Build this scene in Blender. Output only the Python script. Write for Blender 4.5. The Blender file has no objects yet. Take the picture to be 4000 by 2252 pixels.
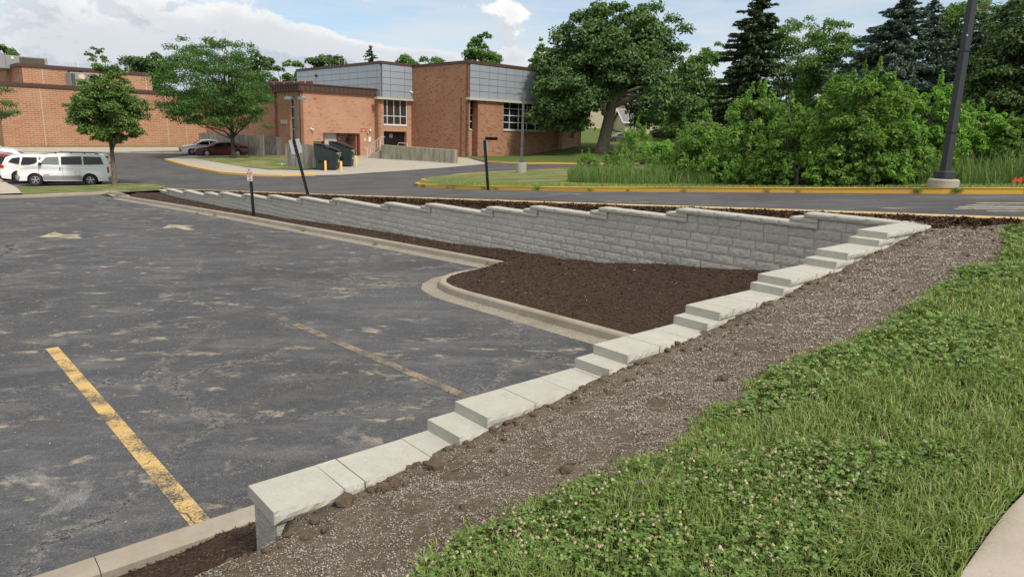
import bpy, bmesh, math, random
import numpy as np
from mathutils import Vector, Matrix, noise as mnoise, geometry
rnd = random.Random(7); R = np.random.default_rng(11)
# ------------------------------------------------------------------ camera
C = bpy.context.scene.collection
F = 2690.0; CX = 2000.0; CY = 1126.0              # focal length and centre in pixels of the 4000 px photograph
PIT = math.atan(595/F); ROL = math.radians(1.57)
fwd = np.array([0, math.cos(PIT), -math.sin(PIT)]); r0 = np.array([1., 0, 0]); u0 = np.cross(r0, fwd)
rgt = r0*math.cos(ROL)+u0*math.sin(ROL); upv = -r0*math.sin(ROL)+u0*math.cos(ROL)
cam = bpy.data.cameras.new('camera'); cam.sensor_width = 36; cam.lens = 36*F/4000
cam.clip_start = .05; cam.clip_end = 3000
camo = bpy.data.objects.new('camera', cam); C.objects.link(camo)
camo.matrix_world = Matrix(((rgt[0], upv[0], -fwd[0], 0), (rgt[1], upv[1], -fwd[1], 0), (rgt[2], upv[2], -fwd[2], 0), (0, 0, 0, 1)))
bpy.context.scene.camera = camo
# ------------------------------------------------------------------ sun and sky
SUNV = Vector((.62, -.78, 1.15)).normalized()      # towards the sun: high, behind the camera to the right
SUN_EL = math.asin(SUNV.z); SUN_AZ = math.atan2(SUNV.x, SUNV.y)
sl = bpy.data.lights.new('sun', 'SUN'); sl.energy = 2.4; sl.angle = math.radians(7); sl.color = (1, .935, .85)
so = bpy.data.objects.new('sun', sl); C.objects.link(so)
so.rotation_euler = (-SUNV).to_track_quat('-Z', 'Y').to_euler()
vs = bpy.context.scene.view_settings
vs.view_transform = 'Standard'; vs.look = 'None'; vs.exposure = 0.42; vs.gamma = 1; vs.use_curve_mapping = False
W = bpy.data.worlds.new('World'); bpy.context.scene.world = W; W.use_nodes = True
nt = W.node_tree; nt.nodes.clear()
class NB:
    """small node builder"""
    def __init__(s, nt): s.nt = nt
    def n(s, t, **k):
        o = s.nt.nodes.new(t)
        for a, v in k.items():
            if a.startswith('i_'): o.inputs[a[2:].replace('_', ' ')].default_value = v
            else: setattr(o, a, v)
        return o
    def l(s, a, b): s.nt.links.new(a, b)
    def val(s, sock, v):
        if hasattr(v, 'node'): s.l(v, sock)
        else: sock.default_value = v
    def m(s, op, a, b=0.0, c=None, clamp=False):
        o = s.nt.nodes.new('ShaderNodeMath'); o.operation = op; o.use_clamp = clamp
        s.val(o.inputs[0], a); s.val(o.inputs[1], b)
        if c is not None: s.val(o.inputs[2], c)
        return o.outputs[0]
    def vm(s, op, a, b=(0, 0, 0)):
        o = s.nt.nodes.new('ShaderNodeVectorMath'); o.operation = op
        s.val(o.inputs[0], a); s.val(o.inputs[1], b)
        return o.outputs[0] if op not in ('DOT_PRODUCT', 'LENGTH') else o.outputs[1]
    def noise(s, vec, scale, detail=4, rough=.55, dist=0.0):
        o = s.nt.nodes.new('ShaderNodeTexNoise'); s.val(o.inputs['Vector'], vec)
        o.inputs['Scale'].default_value = scale; o.inputs['Detail'].default_value = detail
        o.inputs['Roughness'].default_value = rough; o.inputs['Distortion'].default_value = dist
        return o.outputs['Fac']
    def ramp(s, f, a, b, lo=0.0, hi=1.0, smooth=True):
        o = s.nt.nodes.new('ShaderNodeMapRange'); o.interpolation_type = 'SMOOTHSTEP' if smooth else 'LINEAR'
        s.val(o.inputs[0], f); o.inputs[1].default_value = a; o.inputs[2].default_value = b
        o.inputs[3].default_value = lo; o.inputs[4].default_value = hi
        return o.outputs[0]
    def mix(s, f, a, b, mode='MIX'):
        o = s.nt.nodes.new('ShaderNodeMix'); o.data_type = 'RGBA'; o.blend_type = mode; o.clamp_factor = True
        s.val(o.inputs[0], f)
        for q, v in ((o.inputs[6], a), (o.inputs[7], b)):
            if hasattr(v, 'node'): s.l(v, q)
            else: q.default_value = (*v, 1) if len(v) == 3 else v
        return o.outputs[2]
b = NB(nt)
sky = b.n('ShaderNodeTexSky', sky_type='NISHITA', sun_disc=False, sun_elevation=SUN_EL, sun_rotation=SUN_AZ,
          altitude=200, air_density=1.0, dust_density=1.2, ozone_density=1.0)
tc = b.n('ShaderNodeTexCoord'); dirv = tc.outputs['Generated']
sep = b.n('ShaderNodeSeparateXYZ'); b.l(dirv, sep.inputs[0])
def skydens(vec):
    """cumulus density along a direction"""
    st = b.vm('MULTIPLY', vec, (1, 1, 1.7))
    big = b.noise(st, 4.6, 2, .5)
    fine = b.noise(st, 13.0, 9, .62, .15)
    d = b.m('ADD', b.m('MULTIPLY', big, .6), b.m('MULTIPLY', fine, .95))
    sp = b.n('ShaderNodeSeparateXYZ'); b.l(vec, sp.inputs[0])
    def blob(px, py, rx, rz, amt):
        q = fwd*F+rgt*(px-CX)-upv*(py-CY); q = q/np.linalg.norm(q)
        dx = b.m('DIVIDE', b.m('SUBTRACT', sp.outputs[0], float(q[0])), rx)
        dz = b.m('DIVIDE', b.m('SUBTRACT', sp.outputs[2], float(q[2])), rz)
        r2 = b.m('ADD', b.m('MULTIPLY', dx, dx), b.m('MULTIPLY', dz, dz))
        g = b.m('POWER', 2.718, b.m('MULTIPLY', r2, -1.0))
        fy = b.m('GREATER_THAN', sp.outputs[1], 0.0)
        return b.m('MULTIPLY', b.m('MULTIPLY', g, amt), fy)
    for B in ((60, 60, .24, .09, .24), (560, 170, .13, .05, .20), (330, 240, .25, .03, .15), (1000, 120, .045, .035, .22), (1240, 200, .075, .028, .34), (1500, 222, .11, .018, .34), (1750, 245, .08, .012, .26),
              (1985, 140, .032, .06, .48), (1500, 20, .25, .012, .10), (3600, 60, .1, .04, .1), (1100, 20, .10, .02, -.12), (1600, 110, .11, .03, -.22), (2450, 90, .2, .12, -.25), (3100, 120, .35, .14, -.25)):
        d = b.m('ADD', d, blob(*B))
    return d
d0 = skydens(dirv)
d1 = skydens(b.vm('ADD', dirv, (.008, 0, .016)))
cm = b.ramp(d0, .83, .95)
lit = b.ramp(b.m('SUBTRACT', d0, d1), -.045, .06)
thick = b.ramp(d0, .93, 1.14, 1.0, .0)
shade = b.m('ADD', b.m('MULTIPLY', lit, .62), b.m('MULTIPLY', thick, .38))
shade = b.m('MULTIPLY', shade, b.ramp(b.m('ADD', sep.outputs[2], b.m('MULTIPLY', b.noise(dirv, 7, 3), .12)), .155, .245, .45, 1.05))
ccol = b.mix(shade, (.43, .47, .53), (.78, .77, .75))
veil = b.noise(b.vm('MULTIPLY', dirv, (1, 1, 7)), 2.2, 5, .6)
vf = b.m('ADD', b.ramp(veil, .36, .66, .15, .68), b.ramp(sep.outputs[2], .18, .5, 0, .85), clamp=True)
skyc = b.mix(1.0, sky.outputs[0], (.78, .93, 1.0), 'MULTIPLY')
bs = b.n('ShaderNodeBackground'); b.l(skyc, bs.inputs[0]); bs.inputs[1].default_value = .115
bc = b.n('ShaderNodeBackground'); b.l(ccol, bc.inputs[0]); bc.inputs[1].default_value = 1.0
bv = b.n('ShaderNodeBackground'); bv.inputs[0].default_value = (.78, .765, .75, 1); bv.inputs[1].default_value = .8
m1 = b.n('ShaderNodeMixShader'); b.l(vf, m1.inputs[0]); b.l(bs.outputs[0], m1.inputs[1]); b.l(bv.outputs[0], m1.inputs[2])
m2 = b.n('ShaderNodeMixShader'); b.l(cm, m2.inputs[0]); b.l(m1.outputs[0], m2.inputs[1]); b.l(bc.outputs[0], m2.inputs[2])
wo = b.n('ShaderNodeOutputWorld'); b.l(m2.outputs[0], wo.inputs[0])

# ------------------------------------------------------------------ terrain
# frame of the place: origin at the corner of the retaining wall, s runs down the long wall, n towards the upper road
OX, OY = 5.25, 9.32; DX, DY = -.660, .7513; NX, NY = .7513, .660
def sn(x, y): return (x-OX)*DX+(y-OY)*DY, (x-OX)*NX+(y-OY)*NY
def XY(s, n): return OX+s*DX+n*NX, OY+s*DY+n*NY
def smooth(t): t = np.clip(t, 0, 1); return t*t*(3-2*t)
def GU(x, y):
    """upper ground: road, far car park, building and hill"""
    s, n = sn(x, y)
    S = np.where(s < 33, s, np.where(s > 45, 39., s-(s-33)**2/24))
    nn = np.clip(n, -12, 34)
    z = -.97-.065*S+(.01+.00055*np.clip(s, 0, 51))*nn
    fac = 1-np.clip(nn, 0, 34)/34*.9
    z = z+fac*(.5*smooth((s-45)/35)+.63*smooth((s-80)/5.5))
    return z+np.interp(y, [66, 74, 83, 103, 130, 220], [0, .8, 1.45, 1.9, 4.0, 7])*np.clip(x/8, 0, 1)
def GL(x, y):
    s, n = sn(x, y); return -2.62-.022*s+0*n
def GB(x, y):
    """bank of bare soil, lawn and footpath beside the wing wall"""
    s, n = sn(x, y); a = np.clip(n+8.9, -30, 11); bb = -s
    z = -2.07+.114*a+bb*(.15-.01*np.clip(a, 0, 9))
    end = -2.42-.24*np.clip(s, 0, .66)+.05*a
    t = smooth((s+.50)/.44)*np.where(n < -8.8, 1, 0)
    return z*(1-t)+end*t
KN = np.array([[-5, -3.15], [6.0, -3.15], [6.9, -2.8], [7.35, -1.9], [7.5, -.62], [12, -.91], [21.3, -1.55], [33, -2.8], [40, -3.3]])
FW = np.array([[-2, -1.9], [1.9, -1.97], [2.9, -2.1], [4, -2.19], [5.1, -2.36], [6.4, -2.46], [8, -2.5], [10.3, -2.66], [14.3, -2.79], [17.4, -2.94], [20, -3.08], [27, -3.3], [34, -3.44], [38, -3.42]])
def GM(x, y):
    """mulch bed below the wall"""
    s, n = sn(x, y)
    zf = np.interp(s, FW[:, 0], FW[:, 1]); kn = np.interp(s, KN[:, 0], KN[:, 1])
    zk = GL(x, y)+.11
    t = smooth(np.clip(1-n/(kn-.01), 0, 1))
    t = np.where(s < 7.3, t**1.3, t)
    return zk*(1-t)+zf*t
def off(G, d): return lambda x, y: G(x, y)+d
def ray(px, py): return (fwd*F+rgt*(px-CX)-upv*(py-CY))/F
_t = np.exp(np.linspace(math.log(1.0), math.log(900), 900))
def at(px, py, G=GU):
    """first point of surface G seen in direction (px, py)"""
    d = ray(px, py); P = d[None, :]*_t[:, None]
    below = P[:, 2] < G(P[:, 0], P[:, 1])
    i = int(np.argmax(below)) if below.any() else len(_t)-1
    a, c = _t[max(i-1, 0)], _t[i]
    for _ in range(22):
        m = (a+c)/2; p = d*m
        if p[2] < G(p[0], p[1]): c = m
        else: a = m
    p = d*a; return Vector((float(p[0]), float(p[1]), float(p[2])))
def depth(p): return float(np.dot(np.array(p), fwd))
def ppm(p): return F/depth(p)
def at_depth(px, py, dep): return Vector(ray(px, py)*dep)
def top_at(p, px, py):
    """height of the point straight above p seen at row py"""
    d = ray(px, py); k = math.hypot(p.x, p.y)/math.hypot(d[0], d[1]); return float(d[2]*k)
_H = R.random((64, 64))
def vnoise(x, y):
    x = np.asarray(x, float); y = np.asarray(y, float)
    xi = np.floor(x).astype(int); yi = np.floor(y).astype(int); fx = smooth(x-xi); fy = smooth(y-yi)
    g = lambda a, c: _H[a % 64, c % 64]
    return (g(xi, yi)*(1-fx)+g(xi+1, yi)*fx)*(1-fy)+(g(xi, yi+1)*(1-fx)+g(xi+1, yi+1)*fx)*fy
def fbm(x, y, o=3): return sum(vnoise(x*2**i+7*i, y*2**i+3*i)*.5**i for i in range(o))/sum(.5**i for i in range(o))-.5

# ------------------------------------------------------------------ mesh helpers
class MB:
    def __init__(s): s.v = []; s.f = []; s.m = []; s.uv = []
    def face(s, pts, mi=0, uv=None):
        k = len(s.v); s.v += [tuple(p) for p in pts]; s.f.append(tuple(range(k, k+len(pts)))); s.m.append(mi)
        s.uv.append(uv if uv else [(0, 0)]*len(pts)); return s
    def grid(s, rows, mi=0, closed=False):
        k = len(s.v); n = len(rows[0])
        for r in rows: s.v += [tuple(p) for p in r]
        for i in range(len(rows)-1):
            for j in range(n if closed else n-1):
                a = k+i*n+j; c = k+i*n+(j+1) % n
                s.f.append((a, c, c+n, a+n)); s.m.append(mi); s.uv.append([(0, 0)]*4)
        return s
    def ngon(s, idxpts, mi=0): return s.face(idxpts, mi)
    def box(s, c, sz, rz=0.0, mi=0, M=None):
        hx, hy, hz = sz[0]/2, sz[1]/2, sz[2]/2
        T = (Matrix.Translation(c) @ Matrix.Rotation(rz, 4, 'Z')) if M is None else M @ Matrix.Translation(c)
        p = [T @ Vector((x*hx, y*hy, z*hz)) for x in (-1, 1) for y in (-1, 1) for z in (-1, 1)]
        k = len(s.v); s.v += [tuple(q) for q in p]
        for f in ((0, 1, 3, 2), (4, 6, 7, 5), (0, 4, 5, 1), (2, 3, 7, 6), (0, 2, 6, 4), (1, 5, 7, 3)):
            s.f.append(tuple(k+i for i in f)); s.m.append(mi); s.uv.append([(0, 0)]*4)
        return s
    def bbox(s, c, sz, rz=0.0, mi=0, bv=.01):
        """box with chamfered upright and top edges"""
        hx, hy, hz = sz[0]/2, sz[1]/2, sz[2]/2
        def ring(ix, z, e): return [(ex*(hx-ix-(e if k else 0)), ey*(hy-ix-(0 if k else e)), z) for ex, ey, k in ((1, 1, 0), (1, 1, 1), (-1, 1, 1), (-1, 1, 0), (-1, -1, 0), (-1, -1, 1), (1, -1, 1), (1, -1, 0))]
        T = Matrix.Translation(c) @ Matrix.Rotation(rz, 4, 'Z')
        rs = [[T @ Vector(p) for p in ring(ix, z, bv)] for ix, z in ((bv, -hz), (0, -hz+bv), (0, hz-bv), (bv, hz))]
        s.grid(rs, mi, True); s.face(rs[-1], mi); s.face(rs[0][::-1], mi); return s
    def prism(s, poly, z0, z1, mi=0):
        lo = [(x, y, z0) for x, y in poly]; hi = [(x, y, z1) for x, y in poly]
        s.grid([lo, hi], mi, True); s.face(hi, mi); s.face(lo[::-1], mi); return s
    def tube(s, pts, rad, seg=8, mi=0, cap=True):
        pts = [Vector(p) for p in pts]
        if not hasattr(rad, '__len__'): rad = [rad]*len(pts)
        rows = []
        for i, p in enumerate(pts):
            t = (pts[min(i+1, len(pts)-1)]-pts[max(i-1, 0)]).normalized()
            a = t.cross(Vector((0, 0, 1)) if abs(t.z) < .95 else Vector((1, 0, 0))).normalized(); c = t.cross(a)
            rows.append([p+(a*math.cos(2*math.pi*j/seg)+c*math.sin(2*math.pi*j/seg))*rad[i] for j in range(seg)])
        s.grid(rows, mi, True)
        if cap: s.face(rows[-1], mi); s.face(rows[0][::-1], mi)
        return s
    def lathe(s, prof, c=(0, 0, 0), seg=16, axis='Z', mi=0, M=None):
        rows = []
        for r, h in prof:
            ring = []
            for j in range(seg):
                a = 2*math.pi*j/seg; x, y = r*math.cos(a), r*math.sin(a)
                p = Vector((x, y, h)) if axis == 'Z' else Vector((x, h, y))
                if M is not None: p = M @ p
                ring.append(p+Vector(c))
            rows.append(ring)
        s.grid(rows, mi, True); return s
    def build(s, name, mats, parent=None, sm=False, loc=None, uv=False):
        me = bpy.data.meshes.new(name); me.from_pydata(s.v, [], s.f)
        if not isinstance(mats, (list, tuple)): mats = [mats]
        for m in mats: me.materials.append(m)
        if len(mats) > 1: me.polygons.foreach_set('material_index', s.m)
        if uv:
            L = me.uv_layers.new(name='uv'); L.data.foreach_set('uv', [c for q in s.uv for p in q for c in p])
        if sm: me.polygons.foreach_set('use_smooth', [True]*len(me.polygons))
        me.update()
        return link(name, me, parent, loc)
def link(name, me, parent=None, loc=None, rot=None):
    o = bpy.data.objects.new(name, me); C.objects.link(o)
    if loc is not None: o.location = loc
    if rot is not None: o.rotation_euler = rot
    if parent: o.parent = parent
    return o
def thing(name, label, cat, loc=(0, 0, 0), rz=0, group=None):
    o = bpy.data.objects.new(name, None); C.objects.link(o); o.location = loc; o.rotation_euler = (0, 0, rz)
    o.empty_display_size = .2
    return tag(o, label, cat, group)
def tag(o, label, cat, group=None):
    o['label'] = label; o['category'] = cat
    if group: o['group'] = group
    return o
def struct(o): o['kind'] = 'structure'; return o
def stuff(o, label=None, cat=None):
    o['kind'] = 'stuff'
    if label: o['label'] = label; o['category'] = cat
    return o
def dup(o, parent=None, loc=None, rz=None, label=None):
    c = o.copy(); C.objects.link(c); c.parent = parent
    if loc is not None: c.location = loc
    if rz is not None: c.rotation_euler[2] = rz
    if label: c['label'] = label
    for ch in [q for q in bpy.data.objects if q.parent == o]: dup(ch, c)
    return c
def npmesh(name, V, Fc, mat, parent=None, nsides=4):
    V = np.asarray(V, np.float32).reshape(-1, 3); Fc = np.asarray(Fc, np.int32).reshape(-1, nsides)
    me = bpy.data.meshes.new(name); me.vertices.add(len(V)); me.vertices.foreach_set('co', V.ravel())
    me.loops.add(Fc.size); me.loops.foreach_set('vertex_index', Fc.ravel())
    me.polygons.add(len(Fc)); me.polygons.foreach_set('loop_start', np.arange(0, Fc.size, nsides, dtype=np.int32))
    me.materials.append(mat); me.update(calc_edges=True); return link(name, me, parent)
def drape(name, poly, G, mat, sp=1.0, parent=None, bump=0.0, bs=1.0, uvs=False):
    """sheet over polygon [(x, y)] following surface G"""
    n = len(poly); xs = [p[0] for p in poly]; ys = [p[1] for p in poly]
    pts = []; 
    for i in range(n):
        a, c = Vector(poly[i][:2]), Vector(poly[(i+1) % n][:2]); k = max(1, int((c-a).length/sp))
        pts += [a.lerp(c, j/k) for j in range(k)]
    ne = len(pts); edges = [(i, (i+1) % ne) for i in range(ne)]
    gx = np.arange(min(xs)+sp/2, max(xs), sp); gy = np.arange(min(ys)+sp/2, max(ys), sp)
    X, Y = np.meshgrid(gx, gy); X = X+sp*.2*(R.random(X.shape)-.5); X = X.ravel(); Y = Y.ravel()
    ins = np.zeros(len(X), bool); px = np.array([p[0] for p in poly]); py = np.array([p[1] for p in poly])
    for i in range(n):
        x1, y1, x2, y2 = px[i], py[i], px[(i+1) % n], py[(i+1) % n]
        cond = ((y1 > Y) != (y2 > Y))
        with np.errstate(divide='ignore', invalid='ignore'): xc = (x2-x1)*(Y-y1)/(y2-y1)+x1
        ins ^= cond & (X < xc)
    pts += [Vector((float(a), float(c))) for a, c in zip(X[ins], Y[ins])]
    r = geometry.delaunay_2d_cdt(pts, edges, [], 1, 1e-4)
    vv = np.array([(p.x, p.y) for p in r[0]]); z = np.asarray(G(vv[:, 0], vv[:, 1]), float)
    if bump: z = z+bump*2*fbm(vv[:, 0]/bs, vv[:, 1]/bs, 3)
    V = np.c_[vv, z]; me = bpy.data.meshes.new(name); fs = []
    for f in r[2]:
        a, c2, d = (V[i] for i in f[:3]); cr = (c2[0]-a[0])*(d[1]-a[1])-(c2[1]-a[1])*(d[0]-a[0])
        fs.append(tuple(f) if cr > 0 else tuple(reversed(f)))
    me.from_pydata(V.tolist(), [], fs); me.materials.append(mat)
    if bump: me.polygons.foreach_set('use_smooth', [True]*len(me.polygons))
    return link(name, me, parent)
def inpoly(poly, X, Y):
    ins = np.zeros(len(X), bool); n = len(poly)
    for i in range(n):
        (x1, y1), (x2, y2) = poly[i], poly[(i+1) % n]
        with np.errstate(divide='ignore', invalid='ignore'): ins ^= ((y1 > Y) != (y2 > Y)) & (X < (x2-x1)*(Y-y1)/(y2-y1)+x1)
    return ins
def resample(line, step):
    out = [Vector(line[0][:2])]
    for a, c in zip(line, line[1:]):
        a, c = Vector(a[:2]), Vector(c[:2]); k = max(1, round((c-a).length/step))
        out += [a.lerp(c, j/k) for j in range(1, k+1)]
    return out
def offset_line(pts, d):
    out = []
    for i, p in enumerate(pts):
        t = (pts[min(i+1, len(pts)-1)]-pts[max(i-1, 0)]).normalized(); out.append(p+Vector((-t.y, t.x))*d)
    return out

# ------------------------------------------------------------------ materials
def mat(name, fn, rough=.85, spec=.3):
    m = bpy.data.materials.new(name); m.use_nodes = True; t = m.node_tree; t.nodes.clear(); k = NB(t)
    p = k.n('ShaderNodeBsdfPrincipled'); o = k.n('ShaderNodeOutputMaterial'); k.l(p.outputs[0], o.inputs[0])
    p.inputs['Roughness'].default_value = rough; p.inputs['Specular IOR Level'].default_value = spec
    k.p = p; k.out = o; k.geo = k.n('ShaderNodeNewGeometry'); k.pos = k.geo.outputs['Position']; k.rpi = k.geo.outputs['Random Per Island']
    k.oi = k.n('ShaderNodeObjectInfo').outputs['Random']
    col = fn(k)
    if col is not None:
        if hasattr(col, 'node'): k.l(col, p.inputs['Base Color'])
        else: p.inputs['Base Color'].default_value = (*col, 1)
    return m
def bump(k, h, dist=.01, st=1.0):
    o = k.n('ShaderNodeBump'); o.inputs['Distance'].default_value = dist; o.inputs['Strength'].default_value = st
    k.l(h, o.inputs['Height']); k.l(o.outputs[0], k.p.inputs['Normal'])
def plain(name, col, rough=.6, var=.08, scale=20, metal=0.0, spec=.4, bd=0.0):
    def fn(k):
        k.p.inputs['Metallic'].default_value = metal
        n = k.noise(k.pos, scale, 4); 
        if bd: bump(k, n, bd)
        lo = tuple(c*(1-var) for c in col); hi = tuple(min(1, c*(1+var)) for c in col)
        return k.mix(n, lo, hi)
    return mat(name, fn, rough, spec)
def asphalt_fn(base, dust, cracks, pale=.5, speck=1.0):
    def fn(k):
        P = k.pos
        s = k.vm('DOT_PRODUCT', P, (DX, DY, 0)); n = k.vm('DOT_PRODUCT', P, (NX, NY, 0))
        cv = k.n('ShaderNodeCombineXYZ'); k.l(s, cv.inputs[0]); k.l(n, cv.inputs[1]); Q = cv.outputs[0]
        fine = k.noise(P, 95, 3, .75); fine2 = k.noise(P, 210, 2, .7); mid = k.noise(P, 17, 6, .75)
        big = k.noise(P, .32, 4, .6); st = k.noise(k.vm('MULTIPLY', P, (.7, 1.6, 1)), 1.3, 8, .70)
        c = k.mix(k.ramp(big, .3, .7), tuple(q*.78 for q in base), tuple(q*1.22 for q in base))
        c = k.mix(k.ramp(mid, .30, .70, .45, 0), c, tuple(q*.5 for q in base))
        c = k.mix(k.ramp(st, .46, .68, 0, .55), c, (base[0]*2.1, base[1]*1.95, base[2]*1.75))
        wt = k.noise(k.vm('MULTIPLY', Q, (1.0, .28, 1)), .8, 7, .68)
        c = k.mix(k.ramp(wt, .52, .72, 0, .38*dust), c, (.16, .135, .10))
        d1 = k.noise(k.vm('MULTIPLY', P, (.9, 1.5, 1)), 2.1, 9, .70, .3); d2 = k.noise(P, .42, 3, .6)
        dm = k.m('MULTIPLY', k.ramp(d1, .555, .68), k.ramp(d2, .40, .56))
        c = k.mix(k.m('MULTIPLY', dm, dust), c, (.42, .355, .25))
        d3 = k.noise(k.vm('ADD', P, (5, 3, 0)), 5.5, 6, .7)
        c = k.mix(k.ramp(d3, .63, .71, 0, .6*dust), c, (.38, .32, .22))
        w1 = k.noise(k.vm('ADD', P, (31, 7, 0)), .9, 9, .72, .5)
        c = k.mix(k.m('MULTIPLY', k.ramp(w1, .58, .72, 0, pale), k.ramp(fine, .38, .60, .35, 1)), c, (.42, .415, .40))
        wide = k.noise(k.vm('ADD', P, (3, 17, 0)), .7, 4, .6)
        sp = k.m('MULTIPLY', k.ramp(fine, .54, .66), k.ramp(mid, .36, .60, .25, 1))
        c = k.mix(k.m('MULTIPLY', sp, k.ramp(wide, .35, .65, .35*speck, .95*speck)), c, (.34, .315, .275))
        c = k.mix(k.ramp(fine, .30, .46, .75, 0), c, (.014, .015, .017))
        c = k.mix(k.ramp(fine2, .64, .72, 0, .7*speck), c, (.48, .45, .40))
        if cracks:
            nz = k.n('ShaderNodeTexNoise'); nz.inputs['Scale'].default_value = 1.6; nz.inputs['Detail'].default_value = 8; nz.inputs['Roughness'].default_value = .72
            k.l(P, nz.inputs['Vector'])
            dv = k.n('ShaderNodeVectorMath', operation='MULTIPLY_ADD'); k.l(nz.outputs['Color'], dv.inputs[0]); dv.inputs[1].default_value = (1.1, 1.1, 0); k.l(P, dv.inputs[2])
            nt_ = k.noise(P, .55, 2)
            for scl, wd, thr in ((.33, .0045, .42),):
                vo = k.n('ShaderNodeTexVoronoi', feature='DISTANCE_TO_EDGE'); vo.inputs['Scale'].default_value = scl; k.l(dv.outputs[0], vo.inputs['Vector'])
                g = k.ramp(nt_, thr, thr+.12)
                line = k.m('MULTIPLY', k.ramp(vo.outputs['Distance'], 0, wd, 1, 0), g); halo = k.m('MULTIPLY', k.ramp(vo.outputs['Distance'], 0, wd*7, .55, 0), g)
                c = k.mix(k.m('MULTIPLY', halo, k.ramp(mid, .42, .6)), c, (.34, .31, .27))
                c = k.mix(k.m('MULTIPLY', line, cracks), c, (.010, .010, .010))
        h = k.m('ADD', fine, k.m('MULTIPLY', mid, .5)); bump(k, h, .006, .9)
        return c
    return fn
M = {}
M['asphalt_low'] = mat('weathered_asphalt', asphalt_fn((.082, .086, .095), .9, .9, .55, .8), .92, .2)
M['asphalt_up'] = mat('road_asphalt', asphalt_fn((.085, .086, .090), .12, .0, .22, .35), .9, .25)
def worn_paint(col, wear, under=(.07, .072, .078)):
    def fn(k):
        n1 = k.noise(k.pos, 60, 6, .75); n2 = k.noise(k.pos, 2.2, 4, .6)
        m_ = k.m('ADD', k.m('MULTIPLY', n1, .6), k.m('MULTIPLY', n2, .6))
        f = k.ramp(m_, wear-.07, wear+.07)
        c = k.mix(k.noise(k.pos, 9, 3), tuple(q*.82 for q in col), col)
        nz = k.n('ShaderNodeTexNoise'); nz.inputs['Scale'].default_value = 3.0; nz.inputs['Detail'].default_value = 6; k.l(k.pos, nz.inputs['Vector'])
        dv = k.n('ShaderNodeVectorMath', operation='MULTIPLY_ADD'); k.l(nz.outputs['Color'], dv.inputs[0]); dv.inputs[1].default_value = (.7, .7, 0); k.l(k.pos, dv.inputs[2])
        vo = k.n('ShaderNodeTexVoronoi', feature='DISTANCE_TO_EDGE'); vo.inputs['Scale'].default_value = 1.1; k.l(dv.outputs[0], vo.inputs['Vector'])
        c = k.mix(k.ramp(vo.outputs['Distance'], .004, .012, .85, 0), c, (.05, .045, .035))
        bump(k, n1, .003)
        return k.mix(f, c, under)
    return mat('worn_road_paint', fn, .8)
M['stripe_bright'] = worn_paint((.64, .44, .165), .635)
M['stripe_faded'] = worn_paint((.33, .26, .165), .575, (.085, .082, .08))
M['arrow_paint'] = worn_paint((.48, .40, .26), .67)
M['arrow_faint'] = worn_paint((.34, .29, .20), .58)
M['line_paint'] = worn_paint((.42, .38, .30), .66)
def concrete_fn(col, stain=(.30, .27, .21), sf=.6, speck=.3, grime=0):
    def fn(k):
        a = k.noise(k.pos, 1.3, 6, .65); c = k.noise(k.pos, 55, 4, .7); e = k.noise(k.pos, 9, 5, .6)
        x = k.mix(k.ramp(a, .4, .7, 0, sf), col, stain)
        x = k.mix(k.ramp(e, .35, .7, .25, 0), x, tuple(q*.62 for q in col))
        x = k.mix(k.ramp(c, .58, .74, 0, speck), x, tuple(q*.42 for q in col))
        x = k.mix(k.ramp(c, .42, .26, 0, speck), x, tuple(min(1, q*1.45) for q in col))
        sm_ = k.noise(k.vm('ADD', k.pos, (9, 2, 5)), 6.5, 7, .72); x = k.mix(k.ramp(sm_, .56, .72, 0, .55*sf), x, (.27, .225, .165))
        if grime:
            g = k.noise(k.vm('MULTIPLY', k.pos, (1, 1, .14)), 3.0, 6, .7); x = k.mix(k.ramp(g, .42, .66, 0, grime), x, (.12, .11, .085))
        x = k.mix(k.m('MULTIPLY', k.oi, .18), x, tuple(q*.7 for q in col))
        bump(k, k.m('ADD', c, e), .003, .7)
        return x
    return fn
M['kerb'] = mat('kerb_concrete', concrete_fn((.37, .33, .265), (.24, .205, .155), .65), .9)
M['gutter'] = mat('gutter_concrete', concrete_fn((.31, .28, .225), (.19, .165, .125), .75), .92)
M['path'] = mat('footpath_concrete', concrete_fn((.50, .44, .37), (.36, .31, .25), .6, .4), .92)
M['apron'] = mat('apron_concrete', concrete_fn((.46, .42, .35), (.36, .32, .26), .5, .15), .92)
M['rampwall'] = mat('ramp_wall_concrete', concrete_fn((.36, .35, .27), (.25, .25, .17), .6, .2, .65), .92)
M['base_conc'] = mat('lamp_base_concrete', concrete_fn((.42, .39, .33), (.3, .27, .2), .5), .92)
M['cap'] = mat('cap_stone', concrete_fn((.475, .46, .405), (.43, .41, .35), .6, .6), .93)
def yk(k):
    n = k.noise(k.pos, 30, 5, .7); g = k.noise(k.pos, 1.5, 4, .6)
    x = k.mix(k.ramp(g, .35, .7), (.66, .38, .05), (.60, .36, .085))
    x = k.mix(k.ramp(n, .62, .76, 0, .8), x, (.42, .36, .25)); bump(k, n, .004, .7); return x
M['yellow_kerb'] = mat('yellow_kerb_paint', yk, .8)
def yk2(k):
    n = k.noise(k.pos, 14, 6, .75)
    return k.mix(k.ramp(n, .40, .62, 0, .85), (.68, .47, .17), (.42, .37, .27))
M['yellow_kerb_worn'] = mat('worn_yellow_kerb_paint', yk2, .85)
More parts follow.
